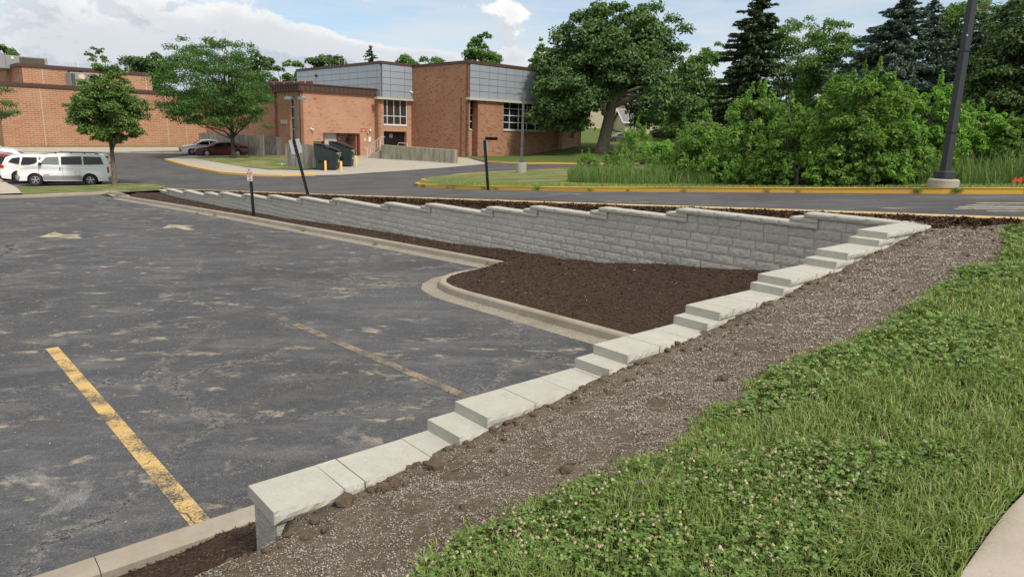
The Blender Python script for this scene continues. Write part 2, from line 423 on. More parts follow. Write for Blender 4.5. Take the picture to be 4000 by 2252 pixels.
def blockf(lo, hi):
    def fn(k):
        a = k.noise(k.pos, 22, 6, .72); c = k.noise(k.pos, 90, 3, .7); g = k.noise(k.pos, 2.5, 3)
        x = k.mix(k.ramp(a, .3, .7), lo, hi)
        x = k.mix(k.ramp(c, .6, .75, 0, .5), x, (.16, .16, .155))
        x = k.mix(k.ramp(c, .40, .25, 0, .45), x, (.55, .55, .53))
        x = k.mix(k.m('MULTIPLY', k.oi, .28), x, tuple(q*.62 for q in lo)); x = k.mix(k.ramp(g, .5, .7, 0, .2), x, (.5, .5, .48))
        bump(k, k.m('ADD', a, k.m('MULTIPLY', c, .5)), .03, 1.0); return x
    return fn
M['block'] = mat('split_face_block', blockf((.56, .53, .475), (.71, .68, .62)), .95, .15)
def mulch(k):
    r = k.rpi; a = k.noise(k.pos, 45, 4, .7); c = k.noise(k.vm('MULTIPLY', k.pos, (1, 1, 1)), 8, 3)
    x = k.mix(k.ramp(a, .35, .65), (.030, .020, .0135), (.085, .055, .039)); x = k.mix(k.ramp(c, .4, .7, 0, .4), x, (.045, .030, .022))
    bump(k, a, .02); return x
M['mulch'] = mat('mulch', mulch, .95, .15)
def chip(k):
    x = k.mix(k.rpi, (.028, .016, .010), (.125, .074, .048))
    return k.mix(k.ramp(k.rpi, .985, .99), x, (.32, .22, .13))
M['chip'] = mat('mulch_chip', chip, .95, .15)
def soil(k):
    a = k.noise(k.pos, 38, 6, .75); c = k.noise(k.pos, 3.2, 4, .6); f = k.noise(k.pos, 120, 2, .6)
    x = k.mix(k.ramp(a, .3, .7), (.125, .098, .072), (.285, .235, .185)); x = k.mix(k.ramp(c, .4, .65, 0, .5), x, (.12, .088, .060))
    s_, n_ = None, None
    x = k.mix(k.ramp(f, .62, .72, 0, .6), x, (.33, .29, .25))
    bump(k, k.m('ADD', a, k.m('MULTIPLY', f, .5)), .03, 1); return x
M['soil'] = mat('bare_soil', soil, .97, .12)
M['clod'] = plain('soil_clod', (.105, .074, .050), .97, .4, 30, bd=.02)
def pel(k): return k.mix(k.rpi, (.235, .20, .165), (.51, .465, .41))
M['pellet'] = mat('seed_pellet', pel, .9)
def lawn_fn(a, c_, dry, df=.5, fs=50):
    def fn(k):
        n = k.noise(k.pos, fs, 4, .7); g = k.noise(k.vm('MULTIPLY', k.pos, (.5, 1.5, 1)), .9, 5, .65); h = k.noise(k.pos, 7, 4, .7)
        x = k.mix(k.ramp(n, .3, .7), a, c_); x = k.mix(k.ramp(h, .35, .65, .35, 0), x, tuple(q*.55 for q in a))
        x = k.mix(k.ramp(g, .42, .66, 0, df), x, dry); bump(k, k.m('ADD', n, h), .05, 1); return x
    return fn
M['lawn'] = mat('lawn', lawn_fn((.105, .145, .040), (.19, .24, .075), (.36, .33, .16), .9), .95, .15)
M['lawn_green'] = mat('shaded_lawn', lawn_fn((.065, .115, .025), (.14, .20, .05), (.22, .22, .08), .5), .95, .15)
M['ground'] = mat('ground_grass', lawn_fn((.045, .080, .018), (.09, .13, .03), (.15, .15, .06), .4, 6), .95, .15)
M['turf_base'] = mat('turf_base', lawn_fn((.022, .038, .009), (.045, .072, .018), (.07, .06, .03), .5, 40), .97, .1)
def leafm(name, lo, hi, back=.5, rough=.55, odd=None, spec=.35):
    def fn(k):
        x = k.mix(k.rpi, lo, hi)
        if odd: x = k.mix(k.ramp(k.rpi, 1-odd[0]-.01, 1-odd[0]), x, odd[1])
        k.l(x, k.p.inputs['Base Color'])
        tr = k.n('ShaderNodeBsdfTranslucent'); k.l(k.mix(1.0, x, (1.1, 1.5, .6), 'MULTIPLY'), tr.inputs[0])
        mx = k.n('ShaderNodeMixShader'); mx.inputs[0].default_value = back*.55; k.l(k.p.outputs[0], mx.inputs[1]); k.l(tr.outputs[0], mx.inputs[2]); k.l(mx.outputs[0], k.out.inputs[0])
        return None
    return mat(name, fn, rough, spec)
M['blade'] = leafm('grass_blade', (.105, .160, .032), (.37, .46, .135), .5, .5, (.12, (.40, .36, .19)))
M['clover'] = leafm('clover_leaf', (.075, .140, .026), (.235, .345, .085), .45, .5)
M['flower'] = leafm('clover_flower', (.34, .22, .12), (.74, .66, .48), .3, .8)
M['tallgrass'] = leafm('tall_grass', (.065, .125, .028), (.19, .30, .075), .5, .6, (.12, (.28, .24, .12)))
M['linden'] = leafm('linden_leaf', (.048, .105, .020), (.16, .26, .055), .5, .5, (.10, (.27, .34, .10)))
M['locust'] = leafm('locust_leaf', (.040, .100, .022), (.135, .25, .06), .5)
M['oak'] = leafm('oak_leaf', (.045, .095, .026), (.15, .24, .075), .4)
M['maple'] = leafm('background_leaf', (.060, .125, .026), (.18, .30, .07), .5)
M['darkleaf'] = leafm('dark_leaf', (.036, .072, .020), (.12, .19, .055), .4)
M['spruce'] = leafm('spruce_needle', (.040, .070, .032), (.125, .175, .085), .2, .7)
M['bluespruce'] = leafm('blue_spruce_needle', (.060, .092, .075), (.19, .25, .21), .2, .7)
M['bush'] = leafm('bush_leaf', (.075, .150, .026), (.27, .42, .090), .7)
M['bushlight'] = leafm('sumac_leaf', (.11, .22, .030), (.31, .50, .10), .7)
M['deadneedle'] = leafm('dead_needle', (.12, .075, .04), (.22, .15, .09), .2, .8)
def bark(lo, hi):
    def fn(k):
        a = k.noise(k.vm('MULTIPLY', k.pos, (1, 1, .18)), 14, 5, .7); bump(k, a, .05); return k.mix(k.ramp(a, .3, .7), lo, hi)
    return fn
M['bark'] = mat('bark', bark((.10, .085, .065), (.24, .20, .155)), .95)
M['oakbark'] = mat('oak_bark', bark((.14, .12, .09), (.33, .28, .215)), .95)
M['darkbark'] = mat('dark_bark', bark((.035, .03, .024), (.09, .075, .055)), .95)
def brick(bw, bh, c1, c2, mort, spot=0.0, spotc=(.12, .06, .04), msz=.06):
    def fn(k):
        u = k.n('ShaderNodeUVMap'); t = k.n('ShaderNodeTexBrick'); k.l(u.outputs[0], t.inputs['Vector'])
        t.inputs['Scale'].default_value = 1; t.inputs['Brick Width'].default_value = bw; t.inputs['Row Height'].default_value = bh
        t.inputs['Mortar Size'].default_value = bh*msz*2; t.inputs['Mortar Smooth'].default_value = .1; t.inputs['Bias'].default_value = 0
        t.inputs['Color1'].default_value = (*c1, 1); t.inputs['Color2'].default_value = (*c2, 1); t.inputs['Mortar'].default_value = (*mort, 1)
        x = t.outputs['Color']; a = k.noise(k.pos, .5, 4, .6); x = k.mix(k.ramp(a, .3, .7, 0, .22), x, (.62, .35, .22), 'MULTIPLY')
        e = k.noise(k.vm('MULTIPLY', k.pos, (1, 1, .25)), 1.1, 4, .6); x = k.mix(k.ramp(e, .5, .75, 0, .18), x, (.45, .30, .2))
        if spot:
            w = k.n('ShaderNodeTexWhiteNoise'); w.noise_dimensions = '2D'
            sc = k.vm('DIVIDE', u.outputs[0], (bw, bh, 1)); fl = k.vm('FLOOR', sc); k.l(fl, w.inputs['Vector'])
            x = k.mix(k.ramp(w.outputs['Value'], 1-spot-.01, 1-spot, 0, .7), x, spotc)
        return x
    return mat('brick_wall', fn, .93, .15)
M['brick_gym'] = brick(.62, .20, (.47, .245, .145), (.385, .19, .108), (.54, .37, .25), 0, msz=.065)
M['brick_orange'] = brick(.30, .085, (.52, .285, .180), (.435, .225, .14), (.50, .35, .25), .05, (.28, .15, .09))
M['brick_dark'] = brick(.30, .085, (.40, .205, .125), (.31, .148, .088), (.42, .28, .19), .10, (.17, .085, .055))  # darker copy of the orange brick: shade on turned-away faces put into its colour
M['brown'] = plain('brown_metal', (.085, .048, .036), .5, .1, 3)
M['panel'] = plain('grey_metal_panel', (.385, .425, .475), .38, .06, .6, .25)
M['panel_gap'] = plain('panel_joint', (.16, .17, .18), .7)
M['stone'] = plain('stone_ledge', (.50, .47, .38), .9, .25, 6)
M['roof'] = plain('roof_gravel', (.30, .28, .26), .95, .2, 5)
M['white_metal'] = plain('white_frame', (.72, .73, .72), .4, .04)
def glassf(col):
    def fn(k): k.p.inputs['Roughness'].default_value = .06; k.p.inputs['Specular IOR Level'].default_value = .6; return k.mix(k.noise(k.pos, .8, 2), tuple(q*.6 for q in col), col)
    return fn
M['glass'] = mat('dark_window_glass', glassf((.016, .018, .020)), .08)
M['tint'] = mat('interior_glass', glassf((.055, .048, .040)), .10)
M['carglass'] = mat('car_glass', glassf((.012, .014, .015)), .04)
M['paleglass'] = mat('pale_car_glass', glassf((.20, .24, .23)), .08)
M['black'] = plain('black_paint', (.012, .012, .014), .35, .2, 8)
M['pole'] = plain('bronze_pole', (.040, .042, .047), .55, .12, 8, 0, .35)
M['greypole'] = plain('grey_pole', (.10, .10, .105), .5, .1, 5)
M['lamp_head'] = plain('lamp_head_grey', (.22, .23, .24), .4)
M['alu'] = plain('aluminium', (.48, .51, .50), .45, .06, 6, .2)
M['white'] = plain('white_paint', (.80, .80, .79), .45, .03)
M['carwhite'] = mat('white_car_paint', lambda k: (k.p.inputs['Coat Weight'].__setattr__('default_value', .6), (.84, .835, .82))[1], .3, .5)
M['carmaroon'] = mat('maroon_car_paint', lambda k: (k.p.inputs['Coat Weight'].__setattr__('default_value', .3), (.085, .010, .018))[1], .35, .4)
M['carred'] = mat('red_car_paint', lambda k: (k.p.inputs['Coat Weight'].__setattr__('default_value', .8), (.25, .012, .012))[1], .3, .5)
M['cargrey'] = mat('grey_car_paint', lambda k: (k.p.inputs['Coat Weight'].__setattr__('default_value', .7), (.10, .092, .085))[1], .3, .5)
M['carnavy'] = mat('dark_blue_car_paint', lambda k: (k.p.inputs['Coat Weight'].__setattr__('default_value', .8), (.012, .016, .028))[1], .25, .5)
M['silverlow'] = plain('silver_lower_body', (.30, .29, .28), .4, .04)
M['tyre'] = plain('tyre_rubber', (.022, .022, .022), .85)
M['rim'] = plain('alloy_rim', (.55, .55, .56), .3, .03, 5, .6)
M['rimdark'] = plain('rusty_rim', (.13, .10, .085), .6, .4, 20)
M['tail'] = plain('red_lamp_lens', (.42, .015, .012), .2)
M['lens'] = plain('headlamp_lens', (.62, .60, .50), .12, .05, 5, .1)
M['plastic'] = plain('black_plastic', (.022, .023, .026), .5)
M['binbody'] = plain('dark_green_bin', (.018, .028, .028), .5, .2, 4)
M['binlid'] = plain('black_bin_lid', (.022, .024, .030), .45)
M['bolyellow'] = plain('yellow_bollard_paint', (.76, .50, .15), .6, .08)
M['red'] = plain('red_print', (.50, .035, .035), .5)
M['green'] = plain('green_print', (.05, .26, .08), .5)
M['blue'] = plain('blue_print', (.05, .10, .36), .5)
M['cream'] = plain('cream_paper', (.68, .60, .40), .7)
M['oxide'] = plain('oxide_red_paint', (.15, .032, .028), .6)
M['garage'] = plain('beige_garage_door', (.46, .44, .38), .7, .15, 2)
M['orange'] = plain('orange_flag', (.75, .08, .02), .7)
M['ac'] = plain('grey_ac_sheet', (.30, .295, .29), .6, .1, 2)
M['acdark'] = plain('ac_coil', (.095, .085, .065), .8, .3, 14)
def wood(k):
    a = k.noise(k.vm('MULTIPLY', k.pos, (1, 1, .10)), 16, 5, .7); x = k.mix(k.ramp(a, .3, .7), (.17, .155, .14), (.40, .375, .34))
    x = k.mix(k.m('MULTIPLY', k.oi, .55), x, (.12, .11, .10)); kn = k.noise(k.pos, 7, 2); return k.mix(k.ramp(kn, .70, .74, 0, .8), x, (.07, .06, .05))
M['wood'] = mat('weathered_board', wood, .95)
def woodd(k):
    a = k.noise(k.vm('MULTIPLY', k.pos, (1, 1, .10)), 16, 5, .7); return k.mix(k.ramp(a, .3, .7), (.06, .055, .05), (.17, .155, .14))
M['wooddark'] = mat('dark_weathered_board', woodd, .95)
M['siding'] = plain('cream_siding', (.56, .50, .36), .8, .05, 3)
M['shingle'] = plain('grey_shingle', (.20, .195, .19), .9, .2, 5)
M['cloth'] = plain('dark_soft_top', (.015, .015, .018), .9)
# ================================================================== GROUND, ROADS, KERBS
def base_h(x, y):
    s, n = sn(x, y); up = GU(x, y)
    low = (s > -1.5) & (s < 42) & (n < 4.2); bank = (s <= -1.5) & (n < 4.2)
    near = np.where(low, np.minimum(GL(x, y), up)-.5, np.where(bank, np.minimum(GB(x, y), up)-.35, up-.3))
    d = smooth((y-40)/25)
    return np.where(low | bank, near, near*(1-d)+(up-.07)*d)
gx = np.concatenate([-np.geomspace(900, 120, 14)[:-1], np.arange(-120, 121, 3.0), np.geomspace(120, 900, 14)[1:]])
gy = np.concatenate([-np.geomspace(500, 30, 8)[:-1], np.arange(-30, 181, 3.0), np.geomspace(180, 1500, 14)[1:]])
X, Y = np.meshgrid(gx, gy); Z = base_h(X, Y); nxn, nyn = len(gx), len(gy)
idx = np.arange(nxn*nyn).reshape(nyn, nxn)
Fq = np.stack([idx[:-1, :-1], idx[:-1, 1:], idx[1:, 1:], idx[1:, :-1]], -1).reshape(-1, 4)
struct(npmesh('ground', np.stack([X, Y, Z], -1), Fq, M['ground']))
sp_ = lambda L: [XY(a, c) for a, c in L]
kl = [XY(a, c) for a, c in KN]
low_poly = sp_([(.80, -60), (36.5, -60), (36.5, -3.0), (33, -2.7), (21.3, -1.5), (12, -.86), (7.5, -.6), (7.42, -2.0), (6.9, -2.9), (5.9, -3.2), (.80, -3.2)])
struct(drape('lower_car_park', low_poly, GL, M['asphalt_low'], 1.2))
up_poly = sp_([(-30, .72), (36.4, .72), (36.4, -60), (80.5, -60), (80.5, 40), (60, 40), (52, 60), (-30, 60)])
struct(drape('upper_road', up_poly, GU, M['asphalt_up'], 1.6))
def pxl(L, G=GU): return [tuple(at(x, y, G)[:2]) for x, y in L]
def kerb(line, G, mt, label=None, w=.15, h=.13, base=.25, seg=3.0, step=.4, flip=1, gap=.0025, name='kerb'):
    """kerb along line, face on the line, body to its left (flip=-1: right); real joints between the segments"""
    root = bpy.data.objects.new(name, None); C.objects.link(root); struct(root)
    pts = resample(line, step); per = max(1, round(seg/step))
    cross = [(0, -base), (0, .0), (.012, h*.75), (.03, h-.008), (.055, h), (w-.03, h), (w, h-.02), (w, -base)]
    ofs = [offset_line(pts, flip*c[0]) for c in cross]
    for i in range(0, len(pts)-1, per):
        j = min(i+per, len(pts)-1); mb = MB(); rows = []
        for q in range(i, j+1):
            row = []
            for c, ol in zip(cross, ofs):
                p = ol[q]
                if q == i: p = p.lerp(ol[q+1], gap/step)
                if q == j: p = p.lerp(ol[q-1], gap/step)
                row.append((p.x, p.y, float(G(pts[q].x, pts[q].y))+c[1]))
            rows.append(row if flip < 0 else row[::-1])
        mb.grid(rows); mb.face(rows[0][::-1]); mb.face(rows[-1]); mb.build('kerb_segment', mt, root)
    return root
# lower car park: near kerb, peninsula and long kerb
k1 = sp_([(.86, -16), (.86, -3.05)])
kerb(k1, GL, M['kerb'], flip=-1, w=.22)
pen = [(1.0, -3.17), (5.6, -3.17), (6.1, -3.13), (6.6, -2.98), (6.95, -2.72), (7.2, -2.38), (7.32, -2.0), (7.38, -1.5), (7.42, -.60)]
kerb(sp_(pen), GL, M['kerb'], flip=-1, seg=2.4, step=.2)
lng = [(7.42, -.60), (12, -.86), (16, -1.16), (21.3, -1.5), (27, -2.05), (33, -2.66)]
lngp = sp_(lng)+pxl([(500, 775), (462, 762), (427, 757)], GL)
kerb(lngp, GL, M['kerb'], flip=-1)
kerb(pxl([(427, 757), (300, 763), (91, 772), (-100, 776), (-900, 800)], GL), GL, M['kerb'], flip=-1)
def gutter(name, line, w, mt, G, sgn=1, z=.004):
    pts = resample(line, .5); ol = offset_line(pts, sgn*w); rows = []
    rows = [[(p.x, p.y, float(G(p.x, p.y))+z) for p in (a, c)] for a, c in zip(pts, ol)]
    mb = MB(); mb.grid(rows if sgn < 0 else [r[::-1] for r in rows]); return struct(mb.build(name, mt))
gutter('gutter', lngp, .38, M['gutter'], GL); gutter('gutter', sp_(pen), .32, M['gutter'], GL)
gutter('gutter', pxl([(427, 757), (91, 772), (-900, 800)], GL), .3, M['gutter'], GL)
# stripes and arrows
def stripe(s0, n0, s1, n1, w, mt, G, z=.004, name='parking_line'):
    a, c = Vector(XY(s0, n0)), Vector(XY(s1, n1)); d = (c-a).normalized(); q = Vector((-d.y, d.x))*w/2
    L = [a.lerp(c, t/12) for t in range(13)]
    mb = MB(); mb.grid([[(p.x+e*q.x, p.y+e*q.y, float(G(p.x, p.y))+z) for e in (1, -1)] for p in L]); return struct(mb.build(name, mt))
stripe(6.5, -8.97, 1.0, -8.86, .135, M['stripe_bright'], GL)
stripe(6.6, -6.12, 1.0, -5.95, .13, M['stripe_faded'], GL)
def flat(name, pts, mt, G, z=.004, sp=1.0):
    return struct(drape(name, [tuple(at(x, y, G)[:2]) for x, y in pts], off(G, z), mt, sp))
flat('painted_arrow', [(150, 926), (215, 906), (250, 916), (321, 915), (300, 921), (322, 930), (268, 932), (240, 928)], M['arrow_paint'], GL)
flat('painted_arrow', [(632, 891), (664, 877), (764, 884), (724, 886), (764, 897), (733, 900), (685, 888)], M['arrow_paint'], GL)
flat('painted_arrow', [(1803, 780.5), (1862, 783), (1918, 782.5), (1995, 786), (1955, 779), (1900, 781)], M['arrow_paint'], GU)
flat('painted_arrow', [(2103, 757.5), (2170, 759), (2225, 756.5), (2290, 759.5), (2230, 760.5), (2165, 761.5)], M['arrow_faint'], GU)
flat('painted_mark', [(2300, 787), (2420, 785), (2560, 789), (2440, 791)], M['arrow_faint'], GU)
flat('painted_mark', [(3330, 812), (3420, 811), (3560, 814), (3470, 818), (3390, 817)], M['arrow_faint'], GU)
for y0, y1, x0 in ((792, 794.5, 3815), (800.5, 803, 3776), (806.5, 810, 3745), (813.5, 816.3, 3730), (822, 825, 3858)):
    flat('painted_line', [(x0, y0+1), (x0+30, y0-.5), (4100, y0+2), (4100, y1+2.5), (x0-8, y1)], M['line_paint'], GU)
for i in range(3):
    flat('parking_line', [(80-52*i, 737-10*i), (395-30*i, 727-9.5*i), (395-30*i, 728.6-9.5*i), (78-52*i, 739-10*i)], M['line_paint'], GU)
# raised verges and islands on the upper ground
RA = .13
front = sp_([(-30, 8.9), (.47, 7.9), (1.85, 7.38), (5.6, 6.61), (10.8, 5.6), (15, 5.38), (17.9, 5.5), (20, 5.9), (21.8, 6.6), (23.1, 7.25), (23.8, 7.95), (23.95, 8.6)])
rest = pxl([(1640, 708.5), (1699, 698), (1792, 686), (1955, 676), (2200, 664)])

v1 = front+rest+[(20, 52), (70, 50), (70, 5)]
struct(drape('grass_verge', [tuple(p) for p in v1], off(GU, RA-.012), M['lawn'], 1.0, bump=.03, bs=1.5))
kerb(front, GU, M['yellow_kerb'], flip=-1, step=.35)
kerb([front[-1]]+rest, GU, M['yellow_kerb'], flip=-1)
k2 = pxl([(1803, 614), (1840, 619), (1899, 632), (1960, 636), (2060, 640), (2230, 641), (2500, 640)])
kerb(k2[:3], GU, M['kerb'], flip=1); kerb(k2[2:], GU, M['yellow_kerb'], flip=1)
v2 = k2+[(60, 70), (60, 135), (-2, 135), (-6, 90)]+pxl([(1800, 600)])
struct(drape('school_lawn', [tuple(p) for p in v2], off(GU, RA-.012), M['lawn_green'], 2.0))
# thin worn kerb between the wall top and the road
nk = sp_([(-30, .85), (-.6, .85), (1.2, .95), (6, .85), (12, .82), (18, .86), (28.5, 1.0), (36, .9), (38.6, .6)])
kerb(nk, GU, M['yellow_kerb_worn'], flip=1, seg=3, h=.035)
# left island with the tree and the bins
isl = pxl([(745, 612), (640, 626), (727, 651), (855, 677), (983, 687), (1100, 690), (1233, 686), (1330, 684)])
struct(drape('island_path', [tuple(p) for p in isl+pxl([(1420, 660), (1390, 625), (1180, 612), (960, 611)])], lambda x, y: GU(x, y)+(RA-.012)*(1-smooth((x+18.5)/3.5))+.03*smooth((x+18.5)/3.5), M['apron'], 1.0))
kerb(isl[1:-1], GU, M['yellow_kerb'], flip=1, w=.32)
struct(drape('island_grass', pxl([(752, 622), (790, 617), (900, 614), (1010, 612), (1118, 611), (1122, 650), (1255, 663), (1175, 668), (1050, 669), (960, 659), (860, 641)]), off(GU, RA+.006), M['lawn'], 1.0, bump=.02, bs=1.))
struct(drape('concrete_apron', pxl([(1330, 684), (1420, 677), (1560, 668), (1730, 656), (1905, 640), (1820, 616), (1803, 606), (1540, 600), (1250, 600), (1330, 640)]), off(GU, .02), M['apron'], 1.2))
# strip in front of the long brick wall
wk = pxl([(-400, 590), (184, 596), (450, 597), (782, 600)])
kerb(wk, GU, M['kerb'], flip=1)
struct(drape('footpath', [tuple(p) for p in sp_([(80.6, -60), (80.6, 24), (84.0, 24), (84.0, -60)])], off(GU, .03), M['apron'], 1.0))
struct(drape('lawn_strip', [tuple(p) for p in sp_([(84.0, -60), (84.0, 24), (90, 24), (90, -60)])], off(GU, .03), M['lawn_green'], 1.0))
# strip between the two car parks, with the young tree
GV = lambda x, y: np.maximum(GU(x, y), GL(x, y))
GVs = lambda x, y: GV(x, y)+.115-.30*smooth((38.2-sn(x, y)[0])/2.2)*smooth((sn(x, y)[1]+2.9)/1.2)
v5 = pxl([(64, 746), (300, 733), (490, 722), (600, 728), (648, 733)])+sp_([(37.2, .15), (36.6, -.9), (33.5, -2.2), (33.2, -2.8)])+pxl([(500, 774), (462, 762), (427, 756), (91, 769)], GL)
struct(drape('grass_strip', [tuple(p) for p in v5], GVs, M['lawn'], .7, bump=.02, bs=1.))
kerb(pxl([(64, 748), (300, 735), (490, 724), (600, 730)]), GU, M['kerb'], flip=-1, w=.12, h=.12)
struct(drape('concrete_pad', pxl([(91, 770), (64, 747), (0, 702), (-500, 650)])+pxl([(-900, 795)], GL), off(GV, .12), M['path'], 1.0))
# mulch beds
ZT = -1.0; ST = .1524
# run starts measured along the long wall (s), highest run first
K = [(611, 740), (647, 737), (721, 742), (808, 749), (864, 749), (954, 755), (1059, 760), (1178, 767), (1312, 773), (1512, 789), (1666, 793.5), (1886, 807), (2071, 803.5), (2327, 810), (2644, 813), (3144.6, 829.7)]
SK = []
for k, (x, y) in enumerate(K):
    z = ZT-(15-k)*ST; d = ray(x, y); t = z/d[2]; SK.append(float(sn(d[0]*t, d[1]*t)[0]))
ml = sp_([(.655, -14), (.655, -3.2), (.95, -3.0), (5.6, -3.03), (6.1, -2.99), (6.55, -2.84), (6.83, -2.63), (7.06, -2.33), (7.18, -1.98), (7.24, -1.5), (7.26, -.45), (7.45, -.44), (12, -.71), (16, -1.01), (21.3, -1.35), (27, -1.9), (33, -2.5), (36.4, -1.1), (37.4, .2), (-.02, .2), (-.02, -9.25), (.2, -14)])
def GMn(x, y):
    s, n = sn(x, y); z = GM(x, y)
    zz = -2.42-.24*np.clip(s, 0, .66)+.05*(n+8.9)+.012
    zz = np.where(n > -8.9, -2.545+.2*np.clip((.66-s)/.66, 0, 1), zz)
    w = smooth((n+4.6)/1.6)
    return zz*(1-w)+z*w
struct(drape('mulch_bed', [tuple(p) for p in ml], GMn, M['mulch'], .16, bump=.022, bs=.22))
mu = [(-1.35, .30), (34.8, .30)]
mup = sp_([(-1.0, .16), (-.34, .05), (.3, .30), (36.5, .30), (38.0, .42), (36, .72), (28.5, .82), (18, .46), (12, .28), (12, .30), (6, .42), (1.2, .77), (-.6, .58), (-1.2, .58)])
mup = sp_([(-1.2, .1), (-.34, .02), (.3, .28), (37.4, .28), (38.2, .42), (36, .76), (28.5, .86), (18, .72), (12, .68), (6, .71), (1.2, .81), (-.6, .71), (-1.2, .71)])
def GMU(x, y):
    s, n = sn(x, y); z = GU(x, y)-.03+.02*smooth((n-.2)/.5)
    k = 15-np.searchsorted(np.array(SK[::-1]), s); cap = ZT-(15-np.clip(k, 0, 15))*ST-.02
    t = smooth((n-.30)/.22); return np.minimum(z, cap)*(1-t)+z*t
struct(drape('upper_mulch_bed', [tuple(p) for p in mup], GMU, M['mulch'], .2, bump=.02, bs=.25))
# bank: soil, lawn, path
edge = [tuple(float(v) for v in sn(*at(x, y, GB)[:2])) for x, y in ((1648, 2252), (1772, 2145), (1900, 2085), (2000, 2035), (2165, 1965), (2343, 1890), (2481, 1828), (2646, 1785), (2742, 1730), (2752, 1675), (2824, 1615), (2948, 1540), (2980, 1470), (3071, 1435), (3195, 1387), (3346, 1345), (3456, 1290), (3580, 1195), (3703, 1098), (3772, 1056), (3895, 1035), (3923, 961), (3923, 893))]
edge = [(edge[0][0]+.5, -14)]+edge+[(edge[-1][0]-.1, .57)]
soil_poly = sp_([(-.30, .05), (-.30, -9.28), (.10, -9.35), (.55, -10.4), (.66, -14)]+edge+[(-1.3, .56), (-.6, .10)])
struct(drape('bare_soil', [tuple(p) for p in soil_poly], GB, M['soil'], .10, bump=.035, bs=.16))
pe = [tuple(float(v) for v in sn(*at(x, y, GB)[:2])) for x, y in ((3735, 2290), (3760, 2230), (3830, 2130), (3880, 2060), (3935, 1990), (4000, 1925))]
ps0, ps1 = pe[0], pe[-1]
lawn_poly = sp_(edge+[(-8, .57), (-8, -.5), (ps1[0]+(ps1[0]-ps0[0])*2.0, ps1[1]+(ps1[1]-ps0[1])*2.0)]+pe[::-1]+[(ps0[0]+.1, -14)])
struct(drape('lawn_bank', [tuple(p) for p in lawn_poly], off(GB, .004), M['turf_base'], .16, bump=.03, bs=.3))
path_poly = sp_([(ps0[0]+.12, -14)]+pe+[(ps1[0]+(ps1[0]-ps0[0])*2.1, ps1[1]+(ps1[1]-ps0[1])*2.1), (-8.5, -1), (-8.5, -14)])
struct(drape('footpath', [tuple(p) for p in path_poly], off(GB, .0), M['path'], .5))

# ================================================================== RETAINING WALL
ST = .1524; CT = .0762; BW = .4064; ZT = -1.0
def ring_xy(s, n): return Vector((*XY(s, n), 0))
MF = Matrix(((-DX, NX, 0, 0), (-DY, NY, 0, 0), (0, 0, 1, 0), (0, 0, 0, 1)))   # local x = -s (towards corner), y = n, z
def frame(s, n, z, turn=False):
    """placing matrix: local x runs along the wall, local -y is the seen face"""
    o = Vector((*XY(s, n), z))
    if not turn: X_, Y_ = Vector((-DX, -DY, 0)), Vector((NX, NY, 0))
    else: X_, Y_ = Vector((NX, NY, 0)), Vector((DX, DY, 0))   # x towards the corner, face -y = outer side (away from the car park)
    m = Matrix.Identity(4)
    for i in range(3): m[i][0] = X_[i]; m[i][1] = Y_[i]; m[i][2] = (0, 0, 1)[i]; m[i][3] = o[i]
    return m
def rough_block(w, h, d, seed, nx=8, nz=4, amp=.008, ch=.005, both=False, smooth_ends=True):
    """unit from x 0..w, z 0..h, face at y=0 broken rough, back at y=d"""
    rr = random.Random(seed); mb = MB()
    def face(y0, sg):
        rows = []
        for j in range(nz+1):
            row = []
            for i in range(nx+1):
                x = w*i/nx; z = h*j/nz; ed = i in (0, nx) or j in (0, nz)
                y = y0+sg*(ch if ed else -rr.random()*amp)
                if not ed: x += (rr.random()-.5)*w/nx*.5; z += (rr.random()-.5)*h/nz*.4
                row.append((x, y, z))
            rows.append(row)
        return rows
    A = face(0, 1); mb.grid(A)
    if both: B_ = face(d, -1); mb.grid([r[::-1] for r in B_])
    yb = d-(ch if both else 0)
    ring = [(0, 0), (w, 0), (w, h), (0, h)]
    mb.face([(0, ch, 0), (0, ch, h), (0, yb, h), (0, yb, 0)][::-1]); mb.face([(w, ch, 0), (w, ch, h), (w, yb, h), (w, yb, 0)])
    mb.face([(0, ch, h), (w, ch, h), (w, yb, h), (0, yb, h)]); mb.face([(0, ch, 0), (w, ch, 0), (w, yb, 0), (0, yb, 0)][::-1])
    if not both: mb.face([(0, yb, 0), (0, yb, h), (w, yb, h), (w, yb, 0)])
    return mb
def mesh_of(mb, name, mt):
    me = bpy.data.meshes.new(name); me.from_pydata(mb.v, [], mb.f); me.materials.append(mt); me.update(); return me
BV = [mesh_of(rough_block(BW-.006, ST-.004, .26, i), 'block', M['block']) for i in range(8)]
BVH = [mesh_of(rough_block(BW/2-.006, ST-.004, .26, 20+i, 3), 'block', M['block']) for i in range(3)]
def put(name, me, mtx, parent): o = bpy.data.objects.new(name, me); C.objects.link(o); o.parent = parent; o.matrix_parent_inverse = Matrix.Identity(4); o.matrix_world = mtx; return o
P = ring_xy(18, 0)
wall_root = thing('retaining_wall', 'long grey split-face block retaining wall stepping down along the mulch bed', 'retaining wall')
wing_root = thing('wing_wall', 'short wall with pale stepped cap stones beside the bare soil and lawn', 'retaining wall')
capmesh = {}
def capm(w, rough_both=False):
    q = round(w, 2)
    if (q, rough_both) not in capmesh: capmesh[(q, rough_both)] = [mesh_of(rough_block(q-.005, CT-.002, .34, 60+int(q*100)+i*7, 7, 3, .007, .005), 'cap_stone', M['cap' if not rough_both else 'cap']) for i in range(2)]
    return rnd.choice(capmesh[(q, rough_both)])
M['capface'] = mat('cap_face', blockf((.40, .40, .385), (.54, .54, .52)), .95, .2)
blocks = []
def interp_fw(s): return float(np.interp(s, FW[:, 0], FW[:, 1]))
